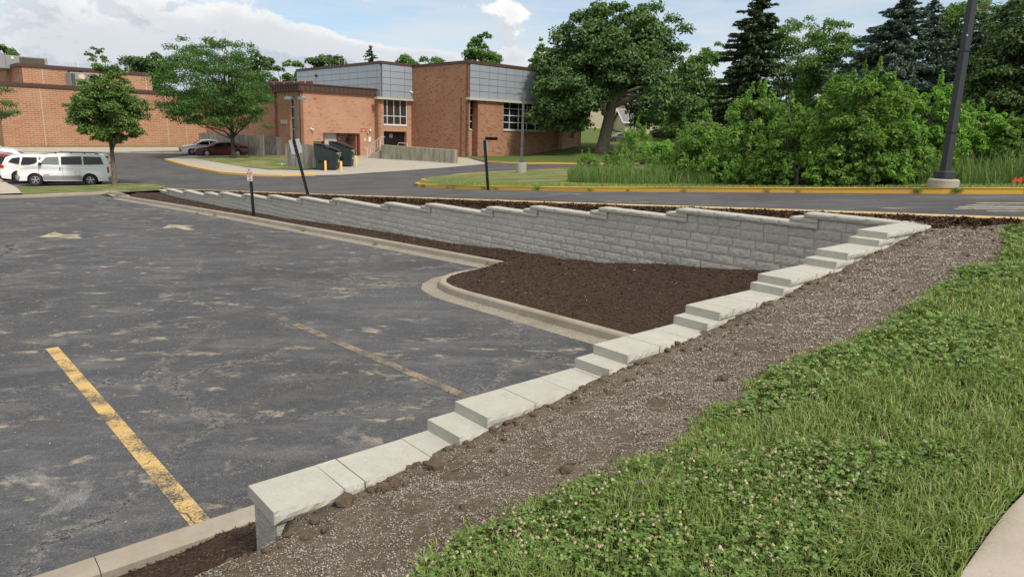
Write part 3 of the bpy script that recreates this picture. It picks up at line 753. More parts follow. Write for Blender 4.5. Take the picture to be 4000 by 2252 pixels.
JW = lambda a: Matrix.Translation((rnd.uniform(-a, a)*.6, rnd.uniform(-a, a), 0))
for k in range(15, -1, -1):
    j = 15-k                       # course index from the top
    zc = ZT-j*ST; S1 = SK[k]; S0 = SK[k+1]+.10 if k < 15 else -.30
    # cap stones of this run, s from S0 .. S1
    s = S0; widths = []
    end = S1
    x = end
    while x > S0+.02:
        w = min(rnd.choice([.45, .42, .45, .30, .40]), x-S0)
        if x-w-S0 < .12: w = x-S0
        put('cap_stone', capm(w), frame(x, -.035, zc-CT) @ Matrix.Translation((0, rnd.uniform(-.003, .003), 0)), wall_root); x -= w
    # blocks of course j, s from 0 .. S1-.22, then the stacked half-height step units
    x = S1-.02 if k else S1; zb = zc-CT-ST
    stack = k > 0
    if stack:
        xs = S1+.22
        for q in (0, 1):
            # lower unit level with the next run's caps, upper unit one cap higher
            z0 = zc-CT-ST+q*CT
            put('step_stone', capm(.44), frame(xs, -.03, z0) @ Matrix.Translation((0, 0, 0)), wall_root)
        x = S1-.22
    x -= (j % 2)*BW/2
    if j % 2: blocks.append((x+BW/2, zb, True))
    while x > -.3:
        if zb+ST > interp_fw(x)-.12: blocks.append((x, zb, False))
        x -= BW
j = 16
while j < 19:
    zb = ZT-CT-ST*(j+1); x = 37-(j % 2)*.2
    while x > 20:
        if zb+ST > interp_fw(x)-.12: blocks.append((x, zb, False))
        x -= BW
    j += 1
blocks.sort(key=lambda t: t[0])
rest_b = MB()
for i, (s, z, half) in enumerate(blocks):
    me = rnd.choice(BVH if half else BV); mt = frame(s, rnd.uniform(0, .004), z+.002)
    if i < 296: put('block', me, mt, wall_root)
    else:
        k0 = len(rest_b.v); rest_b.v += [tuple(mt @ v.co) for v in me.vertices]
        for p in me.polygons: rest_b.f.append(tuple(k0+v for v in p.vertices)); rest_b.m.append(0); rest_b.uv.append([(0, 0)]*len(p.vertices))
o = rest_b.build('block_courses', M['block'], wall_root); o['kind'] = 'stuff'
# wing wall: levels measured along n
WPX = [(1001, 1928), (1705, 1655), (1810.8, 1582.2), (2280.2, 1406.9), (2342.4, 1350.4), (2665.6, 1238.6), (2706.4, 1194.9), (2949.8, 1104.7), (2979.6, 1071.2), (3164, 1007.1), (3203.6, 972.9), (3321.2, 924.4), (3353.4, 895.7)]
NW = []
for jx, (x, y) in enumerate(WPX):
    z = ZT-(12-jx)*CT; d = ray(x, y); t = z/d[2]; NW.append(float(sn(d[0]*t, d[1]*t)[1]))
wcap = {}
def wcapm(w, d=.36):
    q = round(w, 2)
    if q not in wcap:
        out = []
        for i in range(2):
            mb = rough_block(q-.006, CT-.002, d, 200+int(q*100)+i*3, 11, 3, .010, .008); out.append(mesh_of(mb, 'cap_stone', M['cap']))
        wcap[q] = out
    return rnd.choice(wcap[q])
NIN = .0                           # inner edge line s = 0; caps reach to s = -.36
pieces = {0: [.40, .13, .46], 2: [.42, .36, .36], 4: [.40, .38, .36], 6: [.22, .40, .36], 8: [.14, .40, .40], 10: [.5, .4], 12: [.42, .40, .40, .40]}
for lv in range(0, 13, 2):
    n0 = NW[lv]; n1 = (NW[lv+1]+.30) if lv < 12 else .02; z = ZT-(12-lv)*CT-CT; x = n0
    L = pieces[lv]; i = 0
    while x < n1-.02:
        w = L[i] if i < len(L) else .40; w = min(w, n1-x)
        if n1-x-w < .08: w = n1-x
        put('cap_stone', wcapm(w), frame(-.355, x, z, True) @ Matrix.Translation((0, rnd.uniform(-.004, .004), 0)) @ Matrix.Rotation(rnd.uniform(-.006, .006), 4, 'Z'), wing_root); x += w; i += 1
    if lv < 12:
        m_ = put('step_stone', wcapm(.44), frame(-.35, NW[lv+1], z+CT, True) @ Matrix.Rotation(rnd.uniform(-.012, .012), 4, 'Z'), wing_root)
BI = [mesh_of(rough_block(BW-.006, ST-.004, .32, 40+i, 6, 3, .008, .006, True), 'block', M['block']) for i in range(4)]
BIH = [mesh_of(rough_block(BW/2-.006, ST-.004, .32, 50+i, 3, 3, .008, .006, True), 'block', M['block']) for i in range(2)]
for c in range(0, 10):
    zb = ZT-CT-ST*(c+1)
    n_start = NW[12-2*c]+.04 if c < 6 else NW[0]+.022
    x = n_start+(0 if c % 2 == 0 else 0)
    first = True
    while x < -.02:
        w = BW if not (first and c % 2) else BW/2
        if zb > -2.75+(.45 if x > -3 else 0): put('block', rnd.choice(BI) if w == BW else rnd.choice(BIH), frame(-.335, x, zb+.002, True), wing_root)
        x += w; first = False
# ================================================================== SCHOOL BUILDING
A2 = Vector((.715, .699)).normalized(); B2 = Vector((-A2.y, A2.x))     # A runs right and away, B runs left and away
def hit(px, py, P0, d):
    """(u, z) where the direction meets the vertical plane through P0 along d"""
    r = ray(px, py); nx_, ny_ = -d.y, d.x
    k = (P0.x*nx_+P0.y*ny_)/(r[0]*nx_+r[1]*ny_); p = r*k
    return (p[0]-P0.x)*d.x+(p[1]-P0.y)*d.y, float(p[2])
school = thing('school_building', 'orange brick school building with grey panel upper storey and brown roof edges', 'building', (0, 0, 0))
gym = thing('brick_hall', 'long plain orange brick hall behind the parked cars with raised rear block', 'building')
def wall(name, P0, d, u0, u1, z0, z1, mt, parent, holes=(), th=.3, reveal=.2, rmt=None, cap=True):
    """wall slab with rectangular openings; face looks to the right-hand side of d"""
    us = sorted({u0, u1, *[q for h in holes for q in h[:2]]}); zs = sorted({z0, z1, *[q for h in holes for q in h[2:4]]})
    us = [u for u in us if u0 <= u <= u1]; zs = [z for z in zs if z0 <= z <= z1]
    nrm = Vector((d.y, -d.x)); mb = MB()
    def pt(u, z, o=0): return (P0.x+d.x*u-nrm.x*o, P0.y+d.y*u-nrm.y*o, z)
    for a, c in zip(us, us[1:]):
        for e, f in zip(zs, zs[1:]):
            m_ = ((a+c)/2, (e+f)/2)
            if any(h[0] < m_[0] < h[1] and h[2] < m_[1] < h[3] for h in holes): continue
            mb.face([pt(a, e), pt(c, e), pt(c, f), pt(a, f)], 0, [(a, e), (c, e), (c, f), (a, f)])
            mb.face([pt(a, e, th), pt(a, f, th), pt(c, f, th), pt(c, e, th)], 0, [(a, e), (a, f), (c, f), (c, e)])
    for u, w in ((u0, 1), (u1, 0)):
        q = [pt(u, z0), pt(u, z0, th), pt(u, z1, th), pt(u, z1)]; uv = [(0, z0), (th, z0), (th, z1), (0, z1)]
        mb.face(q[::-1] if w else q, 0, uv[::-1] if w else uv)
    mb.face([pt(u0, z1), pt(u1, z1), pt(u1, z1, th), pt(u0, z1, th)], 0, [(u0, 0), (u1, 0), (u1, th), (u0, th)])
    for h in holes:
        a, c, e, f = h[:4]
        for q, uv in (([pt(a, e), pt(a, f), pt(a, f, th), pt(a, e, th)], [(0, e), (0, f), (th, f), (th, e)]), ([pt(c, e), pt(c, e, th), pt(c, f, th), pt(c, f)], [(0, e), (th, e), (th, f), (0, f)]),
                      ([pt(a, f), pt(c, f), pt(c, f, th), pt(a, f, th)], [(a, 0), (c, 0), (c, th), (a, th)]), ([pt(a, e), pt(a, e, th), pt(c, e, th), pt(c, e)], [(a, 0), (a, th), (c, th), (c, 0)])):
            mb.face(q, 0, uv)
    return mb.build(name, mt, parent, uv=True)
def slab(name, P0, d, u0, u1, z0, z1, out, mt, parent, back=.0):
    """strip along a wall, from OUT in front of it to BACK behind it"""
    nrm = Vector((d.y, -d.x)); c = P0+d*((u0+u1)/2)+nrm*((out-back)/2); mb = MB()
    mb.box((c.x, c.y, (z0+z1)/2), (abs(u1-u0), out+back, z1-z0), math.atan2(d.y, d.x)); return mb.build(name, mt, parent)
def window(P0, d, a, c, e, f, cols, rows, parent, gl, fr=None, dep=.16, fw=.07, name='window'):
    """frame part with panes as sub-parts; cols and rows are fractions of the inner bars"""
    nrm = Vector((d.y, -d.x)); fr = fr or M['white_metal']; ang = math.atan2(d.y, d.x); fb = MB()
    def bar(u0, u1, z0, z1, t=.07):
        q = P0+d*((u0+u1)/2)-nrm*dep; fb.box((q.x, q.y, (z0+z1)/2), (u1-u0, t, z1-z0), ang)
    U = [a]+[a+(c-a)*t for t in cols]+[c]; Z = [e]+[e+(f-e)*t for t in rows]+[f]
    bar(a, a+fw, e, f); bar(c-fw, c, e, f); bar(a+fw, c-fw, e, e+fw); bar(a+fw, c-fw, f-fw, f)
    for u in U[1:-1]: bar(u-fw/2, u+fw/2, e+fw, f-fw, .062)
    for z in Z[1:-1]: bar(a+fw, c-fw, z-fw/2, z+fw/2, .055)
    root = fb.build(name, fr, parent)
    for u0, u1 in zip(U, U[1:]):
        for z0, z1 in zip(Z, Z[1:]):
            p = MB(); q = P0+d*((u0+u1)/2)-nrm*(dep+.02); p.box((q.x, q.y, (z0+z1)/2), (u1-u0-.01, .012, z1-z0-.01), ang); p.build('pane', gl, root)
    return root
def board(name, P0, d, px0, px1, py0, py1, mt, parent, out=.03, back=.0):
    u0, z1 = hit(px0, py0, P0, d); u1, z0 = hit(px1, py1, P0, d)
    return slab(name, P0, d, u0, u1, z0, z1, out, mt, parent, back)
# --- prow tower corner
C1 = at(1825, 610, lambda x, y: GU(x, y)); C1 = Vector((C1.x, C1.y)); C1 = C1*(70.0/C1.y)
zt = hit(1833, 238, C1, A2)[1]; zg = -3.2
# door plane and garage plane
cross = lambda a, c: a.x*c.y-a.y*c.x
def onplane(px, P0, d): u, _ = hit(px, 400, P0, d); return P0+d*u
T1 = -B2                                              # tower left face runs from the back corner to C1 along -B
rear = C1+B2*9.4                                      # meets the door wall
zl = hit(1834, 381, C1, A2)[1]                         # underside of panels
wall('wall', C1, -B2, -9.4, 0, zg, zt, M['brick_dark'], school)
u_s = hit(1833.5, 300, C1, A2)[0]
wall('wall', C1, A2, .0, u_s, zg, zt, M['brick_orange'], school, th=.35)
# facade right of the tower
uR = hit(2262, 500, C1, A2)[0]
uw0, zw1 = hit(1836, 392, C1+B2*.9, A2); uw1, zw0 = hit(1852, 506, C1+B2*.9, A2)
Pr = C1+B2*.9
uj = hit(1867, 480, C1, A2)[0]
wall('wall', Pr, A2, 0, uj+1.0, zg, zl, M['brick_orange'], school, [(uw0, uw1, zw0, zw1)], .3)
window(Pr, A2, uw0, uw1, zw0, zw1, [], [.28, .5, .75], school, M['glass'])
slab('sill', Pr, A2, uw0-.08, uw1+.08, zw0-.12, zw0-.003, .08, M['stone'], school)
ub = hit(1967, 480, C1, A2)[0]
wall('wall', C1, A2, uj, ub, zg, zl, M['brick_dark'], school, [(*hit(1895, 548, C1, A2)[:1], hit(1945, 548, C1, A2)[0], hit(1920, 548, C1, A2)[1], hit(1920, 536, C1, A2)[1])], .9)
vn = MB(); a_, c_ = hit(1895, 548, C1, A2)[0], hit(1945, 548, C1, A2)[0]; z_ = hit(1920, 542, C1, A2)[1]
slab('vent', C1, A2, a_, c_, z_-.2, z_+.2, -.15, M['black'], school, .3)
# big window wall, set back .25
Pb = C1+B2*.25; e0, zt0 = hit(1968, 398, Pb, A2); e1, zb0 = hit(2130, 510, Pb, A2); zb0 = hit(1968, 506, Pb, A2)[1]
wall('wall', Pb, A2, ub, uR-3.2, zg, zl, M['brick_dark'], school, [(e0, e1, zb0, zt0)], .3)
window(Pb, A2, e0, e1, zb0, zt0, [.155, .36, .56, .77], [.27, .52, .77], school, M['glass'])
slab('sill', Pb, A2, e0-.1, e1+.1, zb0-.14, zb0-.003, .12, M['stone'], school)
wall('wall', C1-B2*.35, A2, uR-3.2, uR, zg, zl+.4, M['brick_orange'], school, [(uR-1.9, uR-1.25, -.2, 2.6)], .7)
window(C1-B2*.35, A2, uR-1.9, uR-1.25, -.2, 2.6, [], [.33, .66], school, M['glass'])
endP = C1+A2*uR
wall('wall', endP-B2*.35, B2, 0, 24, zg, zl+.4, M['brick_orange'], school)
# panels of the right facade
def panels(P0, d, us, zs, out=.12, th=.1):
    slab('panel_backing', P0, d, us[0]+.01, us[-1]-.01, min(zs)+.01, max(zs)-.01, out-.03, M['panel_gap'], school, .2)
    for u0, u1 in zip(us, us[1:]):
        for z0, z1 in zip(zs, zs[1:]): slab('metal_panel', P0, d, u0+.022, u1-.022, z0+.022, z1-.022, out+rnd.uniform(0, .006), M['panel'], school, -(out-.025))
cols = [hit(x, 300, C1, A2)[0] for x in (1833.5, 1871, 1907.5, 1942, 1975, 2009, 2039, 2070, 2100, 2128, 2156, 2183, 2210, 2236)]
zr = [zl+.02+(zt-.28-zl-.02)*t/5 for t in range(6)]
panels(C1, A2, cols, zr)
slab('ledge', C1, A2, u_s-.2, cols[-1]+.2, zl-.22, zl+.015, .32, M['stone'], school, .25)
slab('coping', C1, A2, -.12, cols[-1]+.1, zt-.25, zt+.06, .16, M['brown'], school, .3)
slab('coping', C1, -B2, -9.3, .12, zt-.0, zt+.055, .10, M['brown'], school, .3)
slab('coping', C1, -B2, -9.3, .09, zt-.22, zt-.0, .07, M['brown'], school, -.02)
# --- middle block: door wall
Pd = rear
um = hit(1487, 400, Pd, A2)[0]; uq = hit(1598, 400, Pd, A2)[0]; uq = max(uq, .02)
zp0 = hit(1487, 380, Pd, A2)[1]
zmt = hit(1487, 241, Pd, A2)[1]
w0, wz1 = hit(1497.5, 384, Pd, A2); w1, wz0 = hit(1591, 491, Pd, A2); wz0 = hit(1497.5, 486, Pd, A2)[1]
d0_, dz1 = hit(1499, 512.5, Pd, A2); d1_, _ = hit(1588, 514, Pd, A2); dz0 = hit(1500, 572, Pd, A2)[1]
wall('wall', Pd, A2, um, 0, zg, zp0, M['brick_orange'], school, [(w0, min(w1, -.03), wz0, wz1), (d0_, min(d1_, -.04), dz0, dz1)], .6)
window(Pd, A2, w0, min(w1, -.03), wz0, wz1, [.17, .45, .72], [.34], school, M['tint'], dep=.12)
slab('sill', Pd, A2, w0, min(w1, -.03), wz0-.1, wz0-.002, .05, M['white_metal'], school)
dd = min(d1_, -.04)
window(Pd, A2, d0_, dd, dz0, dz1, [.10, .66], [], school, M['glass'], M['black'], .45, .08, 'door_frame')
L_ = dd-d0_
for t0, t1 in ((.115, .375), (.385, .645)):
    dr = slab('door', Pd, A2, d0_+L_*t0, d0_+L_*t1, dz0+.05, dz1-.08, -.36, M['black'], school, .42)
    slab('door_light', Pd, A2, d0_+L_*(t0+.09), d0_+L_*(t1-.09), dz0+1.1, dz1-.5, -.345, M['glass'], dr, .36)
    hu = d0_+L_*(t1-.035 if t0 < .3 else t0+.035); slab('handle', Pd, A2, hu-.03, hu+.03, dz0+.9, dz0+1.35, -.30, M['alu'], dr, .345)
mc = [hit(x, 300, Pd, A2)[0] for x in (1487, 1519.5, 1575)]+[-.02]
mz = [zp0+.02+(zmt-.25-zp0)*t/5 for t in range(6)]
panels(Pd-B2*.15, A2, mc, mz)
slab('ledge', Pd-B2*.1, A2, um-.7, -.02, zp0-.2, zp0+.015, .32, M['stone'], school, .2)
slab('coping', Pd-B2*.15, A2, um-.1, .0, zmt-.22, zmt+.06, .16, M['brown'], school, .3)
# left-receding panel face
M0 = Pd-B2*.15+A2*um
def uB(px): return hit(px, 300, M0, -B2)[0]
Lc = [uB(x) for x in (1163, 1177.5, 1207, 1237, 1267.5, 1299, 1332, 1366, 1401, 1437, 1475)]+[-.02]
panels(M0, -B2, Lc, mz)
slab('coping', M0, -B2, Lc[0]-.1, .1, zmt-.22, zmt+.06, .16, M['brown'], school, .3)
wv_ = MB(); u_, z_ = hit(1240, 297, M0, -B2); q = M0-B2*u_
wv_.lathe([(0, 0), (.16, 0), (.16, .12), (0, .12)], (q.x-A2.x*.15, q.y-A2.y*.15, z_), 10, 'Y', M=Matrix.Rotation(math.radians(90)+math.atan2(A2.y, A2.x), 4, 'Z')).build('vent', M['black'], school)
# pier return and garage block
Pg = Pd+B2*.75
ug1 = hit(1473, 420, Pg, A2)[0]; ug0 = hit(1173, 420, Pg, A2)[0]
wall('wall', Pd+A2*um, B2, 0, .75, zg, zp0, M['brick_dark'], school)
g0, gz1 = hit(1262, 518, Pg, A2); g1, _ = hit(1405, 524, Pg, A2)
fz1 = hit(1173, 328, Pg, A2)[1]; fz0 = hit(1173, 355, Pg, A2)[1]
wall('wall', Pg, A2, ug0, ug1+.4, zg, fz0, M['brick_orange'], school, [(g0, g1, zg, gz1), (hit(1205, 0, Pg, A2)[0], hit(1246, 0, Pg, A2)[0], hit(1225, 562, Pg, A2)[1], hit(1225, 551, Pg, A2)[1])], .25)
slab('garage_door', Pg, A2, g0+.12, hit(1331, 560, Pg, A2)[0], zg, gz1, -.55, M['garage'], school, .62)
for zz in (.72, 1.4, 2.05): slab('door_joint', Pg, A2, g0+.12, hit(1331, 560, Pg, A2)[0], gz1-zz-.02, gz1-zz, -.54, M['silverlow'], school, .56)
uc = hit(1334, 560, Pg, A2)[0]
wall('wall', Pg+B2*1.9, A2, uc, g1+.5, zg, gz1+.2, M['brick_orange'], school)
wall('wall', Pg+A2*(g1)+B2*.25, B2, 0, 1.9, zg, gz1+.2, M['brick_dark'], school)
slab('door_frame', Pg, A2, g0, g0+.12, zg, gz1-.003, .04, M['oxide'], school, .3)
slab('door_frame', Pg, A2, g1-.2, g1, zg, gz1-.003, .04, M['oxide'], school, .3)
slab('door_frame', Pg, A2, uc-.22, uc, zg, gz1, -.3, M['oxide'], school, .8)
slab('soffit', Pg, A2, g0, g1, gz1+.003, gz1+.1, -.26, M['brown'], school, 2.1)
# fascia of standing-seam sheets
def fascia(P0, d, u0, u1, z0, z1, step=.4):
    slab('fascia', P0, d, u0, u1, z0, z1, .22, M['brown'], school, .2)
    n = int(abs(u1-u0)/step)
    for i in range(n): slab('fascia_rib', P0, d, u0+i*step+.16, u0+i*step+.23, z0+.03, z1-.1, .27, M['brown'], school, -.222)
    slab('coping', P0, d, u0-.05, u1+.05, z1-.02, z1+.09, .3, M['brown'], school, .3)
fascia(Pg, A2, ug0-.2, ug1, fz0, fz1, .52)
G0 = Pg+A2*ug0; Lw = 25.2
wall('wall', G0, -B2, -Lw, 0, zg, fz0, M['brick_orange'], school, [(-2.2, -1.2, -1.0, fz0-.4)])
window(G0, -B2, -2.2, -1.2, -1.0, fz0-.4, [], [.25, .5, .75], school, M['glass'])
fascia(G0, -B2, -Lw, .15, fz0, fz1, .55)
dp = MB(); q = G0+B2*5.0-A2*.12; dp.tube([(q.x, q.y, zg), (q.x, q.y, fz1)], .09, 8).build('downpipe', M['oxide'], school)
q = G0+B2*3.2-A2*.02; slab('louvre', G0, -B2, -4.2, -2.9, .55, .95, .04, M['alu'], school)
def roofp(pts, z, parent):
    mb = MB(); mb.face([(p.x, p.y, z) for p in pts]); return mb.build('roof', M['roof'], parent)
roofp([G0, Pg+A2*(ug1+.5), Pg+A2*(ug1+.5)+B2*26, G0+B2*Lw], fz1-.15, school)
roofp([C1, C1+A2*(uR-.5), C1+A2*(uR-.5)+B2*34, C1+B2*34], zt-.2, school)
roofp([M0, Pd, Pd-B2*(Lc[0]), M0-B2*Lc[0]], zmt-.2, school)
pr = MB(); q0 = G0+B2*.6+A2*1.6; q1 = G0+B2*11+A2*1.2; pr.tube([(q0.x, q0.y, fz1+.25), ((q0.x+q1.x)/2, (q0.y+q1.y)/2, fz1+.38), (q1.x, q1.y, fz1+.5)], .16, 8).build('roof_pipe', M['oxide'], school)
for i in range(5):
    q = q0.lerp(q1, .1+.2*i); MB().box((q.x, q.y, fz1+.1), (.08, .5, .6)).build('pipe_support', M['alu'], school)
q = C1+A2*9+B2*5; MB().box((q.x, q.y, zt+.1), (5.5, 3, .5), math.atan2(A2.y, A2.x)).build('roof_hatch', M['alu'], school)
# small things on the garage wall
def fixture(px, py, w, h, mt, out, name, P0=Pg, d=A2, parent=school):
    u, z = hit(px, py, P0, d); return slab(name, P0, d, u-w/2, u+w/2, z-h/2, z+h/2, out, mt, parent)
fixture(1470, 510, .33, .33, M['white'], .16, 'wall_box', parent=school)
fixture(1426, 545, .22, .32, M['cream'], .03, 'notice'); fixture(1444, 544, .28, .50, M['white'], .03, 'notice')
fixture(1457, 577, .16, .2, M['alu'], .12, 'outlet')
fixture(1443, 508, .16, .18, M['white'], .2, 'camera_dome'); fixture(1435, 517, .15, .16, M['alu'], .2, 'lamp')
def textobj(body, size, mt, mtx, name, parent, ext=.002, w=None, align='CENTER'):
    cu = bpy.data.curves.new(name, 'FONT'); cu.body = body; cu.size = size; cu.extrude = ext; cu.align_x = align; cu.align_y = 'CENTER'; cu.space_line = .9; cu.resolution_u = 2
    tmp = bpy.data.objects.new(name, cu); C.objects.link(tmp); dg = bpy.context.evaluated_depsgraph_get(); me = bpy.data.meshes.new_from_object(tmp.evaluated_get(dg)); bpy.data.objects.remove(tmp)
    me.materials.clear(); me.materials.append(mt)
    if w:
        xs = [v.co.x for v in me.vertices]; k = w/max(1e-6, max(xs)-min(xs))
        for v in me.vertices: v.co.x *= k
    o = bpy.data.objects.new(name, me); C.objects.link(o); o.parent = parent; o.matrix_world = mtx; return o
def wallmtx(P0, d, u, z, out):
    nrm = Vector((d.y, -d.x)); p = P0+d*u+nrm*out; m = Matrix.Identity(4)
    for i, (a, c, e, f) in enumerate(zip((d.x, d.y, 0), (0, 0, 1), (nrm.x, nrm.y, 0), (p.x, p.y, z))): m[i][0], m[i][1], m[i][2], m[i][3] = a, c, e, f
    return m
u, z = hit(1419.5, 508.5, Pg, A2)
fs = thing('fire_sign', 'small red sign with white lettering on the brick wall beside the wall lamps', 'sign', (0, 0, 0))
slab('sign_plate', Pg, A2, u-.31, u+.31, z-.17, z+.17, .03, M['red'], fs)
textobj('FIRE\nDEPARTMENT\nCONNECTION\nSIAMESE', .085, M['white'], wallmtx(Pg, A2, u, z-.01, .032), 'lettering', fs, w=.5)
Pin = Pg+B2*1.9
bsn = fixture(1355, 542.5, .26, .36, M['blue'], .03, 'notice', Pin)
ns = fixture(1355.5, 555, .34, .28, M['black'], .03, 'notice', Pin); u, z = hit(1355.5, 555, Pin, A2)
textobj('NO\nSMOKING', .10, M['white'], wallmtx(Pin, A2, u, z, .033), 'lettering', school, w=.26)
# security cameras
for (px, py, P0, d) in ((1213, 502, Pg, A2), (1601, 358, Pd-B2*.2, A2)):
    u, z = hit(px, py, P0, d); nrm = Vector((d.y, -d.x)); q = P0+d*u+nrm*.08; mb = MB()
    mb.box((q.x, q.y, z), (.12, .12, .14), math.atan2(d.y, d.x)); e = q+nrm*.25+d*.18; mb.tube([(q.x, q.y, z), (e.x, e.y, z-.12)], [.06, .075], 8); cm_ = mb.build('security_camera', M['white'])
    tag(cm_, 'white bullet camera on the brick wall above the bins' if px < 1300 else 'white camera on the panel edge beside the tall brick tower', 'camera')
# --- brick hall (long left building)
Pq = at_depth(184, 567, 74/.95); Pq = Vector((Pq.x, Pq.y)); Pq = Pq*(74.0/Pq.y)
h0 = hit(184, 342, Pq, A2)[1]; hu0 = hit(10, 400, Pq, A2)[0]; 
hu1 = (G0+B2*Lw-Pq).dot(A2)
wall('wall', Pq, A2, hu0, hu1+.5, -3.4, h0, M['brick_gym'], gym, [], .4)
slab('coping', Pq, A2, hu0-.1, hu1+.5, h0-.05, h0+.33, .12, M['brown'], gym, .4)
for px in (167, 724, 1526/2.339+0):
    u = hit(px, 450, Pq, A2)[0]; slab('expansion_joint', Pq, A2, u-.03, u+.03, -3.3, h0-.06, .006, M['stone'], gym)
wall('wall', Pq+A2*hu0, B2, 0, 30, -3.4, h0, M['brick_gym'], gym)
slab('stain_plinth', Pq, A2, hu0, hu1+.4, -3.2, -2.15, .02, M['rampwall'], gym) if False else None
Pu = Pq+B2*6
a0 = hit(76, 300, Pu, A2)[0]; a1 = hit(598, 380, Pu, A2)[0]; hz = hit(76, 259, Pu, A2)[1]
wall('wall', Pu, A2, a0, a1, h0-1.5, hz, M['brick_gym'], gym)
slab('coping', Pu, A2, a0-.1, hit(584, 300, Pu, A2)[0], hz-.02, hz+.34, .12, M['brown'], gym, .4)
wall('wall', Pu+A2*a0, -B2, -22, 0, h0-1.5, hz, M['brick_dark'], gym)
slab('coping', Pu+A2*a0, -B2, -22, .1, hz-.02, hz+.34, .12, M['brown'], gym, .4)
for px in (170, 571):
    u = hit(px, 330, Pu, A2)[0]; slab('expansion_joint', Pu, A2, u-.03, u+.03, h0-1, hz-.03, .006, M['stone'], gym)
roofp([Pu+A2*a0, Pu+A2*a1, Pu+A2*a1+B2*22, Pu+A2*a0+B2*22], hz-.2, gym)
roofp([Pq+A2*hu0, Pq+A2*(hu1+.5), Pq+A2*(hu1+.5)+B2*30, Pq+A2*hu0+B2*30], h0-.1, gym)
# rooftop units
def ac_unit(P0, d, px0, px1, zlo, py1, label, depthm=2.6, coil=0.3):
    u0, _ = hit(px0, 300, P0, d); u1, z1 = hit(px1, py1, P0, d); nrm = Vector((d.y, -d.x)); q = P0+d*u0
    t = thing('rooftop_unit', label, 'air conditioner', (q.x, q.y, zlo), math.atan2(d.y, d.x)); w = u1-u0; h = z1-zlo
    MB().bbox((w/2, depthm/2, h/2), (w, depthm, h), 0, 0, .05).build('casing', M['ac'], t)
    MB().box((w*coil/2 if coil else w-1.5, -.02, h*.5), (w*coil*.86 if coil else 2.4, .05, h*.84)).build('coil', M['acdark'], t)
    MB().box((w*(coil+.34), -.02, h*.5), (.03, .05, h)).build('seam', M['panel_gap'], t)
    MB().box((w*(coil+.62), -.02, h*.5), (.03, .05, h)).build('seam', M['panel_gap'], t)
    MB().lathe([(0, 0), (h*.16, 0), (h*.16, .03), (0, .03)], (w*(coil+.2), -.05, h*.78), 14, 'Y').build('badge', M['cream'], t)
    MB().box((w*(coil+.45), -.02, h*.82), (.22, .05, .26)).build('sticker', M['white'], t)
    MB().lathe([(.75, 0), (.75, .16), (.68, .16), (.1, .08), (0, .08)], (w*coil*.6+.5, depthm/2, h), 20).build('fan_ring', M['plastic'], t)
    return t
ac_unit(Pu-B2*3.4, A2, 276, 400, h0-.1, 290, 'grey rooftop air handler standing against the brick hall behind the young tree', 2.4, .14)
big = ac_unit(Pu+B2*4+A2*0, A2, -60, 184, hz-.1, 228, 'large grey rooftop unit on the upper roof at the far left', 3.0, .0)

def roofpost(P0, px, py, z0, label, r=.05):
    u, z = hit(px, py, P0, A2); q = P0+A2*u; mb = MB(); mb.tube([(0, 0, 0), (0, 0, z-z0)], [r, r*.8], 6); mb.tube([(0, 0, 0), (0, 0, .12)], [r*3, r*2.5], 6)
    tag(mb.build('vent_pipe' if r > .03 else 'aerial_mast', M['white_metal'], None, loc=(q.x, q.y, z0)), label, 'vent pipe' if r > .03 else 'aerial')
roofpost(Pu+B2*5, 303, 228, hz-.2, 'tall thin white vent pipe on the upper roof of the brick hall', .06)
roofpost(Pd+B2*12-A2*8, 1095, 200, fz1-.1, 'thin white aerial mast rising behind the brown roof edge', .022)
for i, (x0, x1, yt) in enumerate(((268, 273, 244), (285, 290, 246), (470, 500, 255))):
    a, z = hit(x0, yt, Pu+B2*5, A2); c, _ = hit(x1, yt, Pu+B2*5, A2); q = Pu+B2*5+A2*a; mb = MB(); w = max(.25, c-a)
    mb.tube([(0, 0, 0), (0, 0, z-hz+.2), (w, 0, z-hz+.2), (w, 0, 0)], .035, 6)
    o = mb.build('roof_hoop', M['alu'], None, loc=(q.x, q.y, hz-.2)); o.rotation_euler[2] = math.atan2(A2.y, A2.x)
    tag(o, ('narrow metal hoop on the upper roof, left of the pair by the vent pipe', 'narrow metal hoop on the upper roof, nearest to the vent pipe', 'wide pale metal hoop on the roof right of the young tree top')[i], 'roof hoop', 'roof hoops')
for i, px in enumerate((1325, 1345)):
    P9 = M0+A2*7; u, z = hit(px, 238, P9, -B2); q = P9-B2*u; mb = MB(); mb.tube([(0, 0, 0), (0, 0, .9), (.7, 0, .9), (.7, 0, 0)], .03, 6)
    tag(mb.build('roof_rail', M['alu'], None, loc=(q.x, q.y, z-.6)), ('left', 'right')[i]+' of two small rails on the roof of the grey panel block', 'roof rail', 'roof rails')
# --- ramp wall, steps and hand rails
RL = at(1490, 621); RR = at(1776, 639)
rl, rr_ = Vector((RL.x, RL.y)), Vector((RR.x, RR.y)); dR = (rr_-rl).normalized(); Lr = (rr_-rl).length
zt0_ = hit(1490, 565, rl, dR)[1]; zt1_ = hit(1776, 585.5, rl, dR)[1]; nr = Vector((dR.y, -dR.x))
def rp(u, o, z): q = rl+dR*u-nr*o; return (q.x, q.y, z)
mb = MB(); n = 8
rows = [[rp(Lr*i/n, 0, RL.z-.6+(RR.z-RL.z)*i/n), rp(Lr*i/n, 0, zt0_+(zt1_-zt0_)*i/n-.03), rp(Lr*i/n, .03, zt0_+(zt1_-zt0_)*i/n), rp(Lr*i/n, .38, zt0_+(zt1_-zt0_)*i/n), rp(Lr*i/n, .4, RL.z-.6+(RR.z-RL.z)*i/n)] for i in range(n+1)]
mb.grid(rows); mb.face(rows[0]); mb.face(rows[-1][::-1])
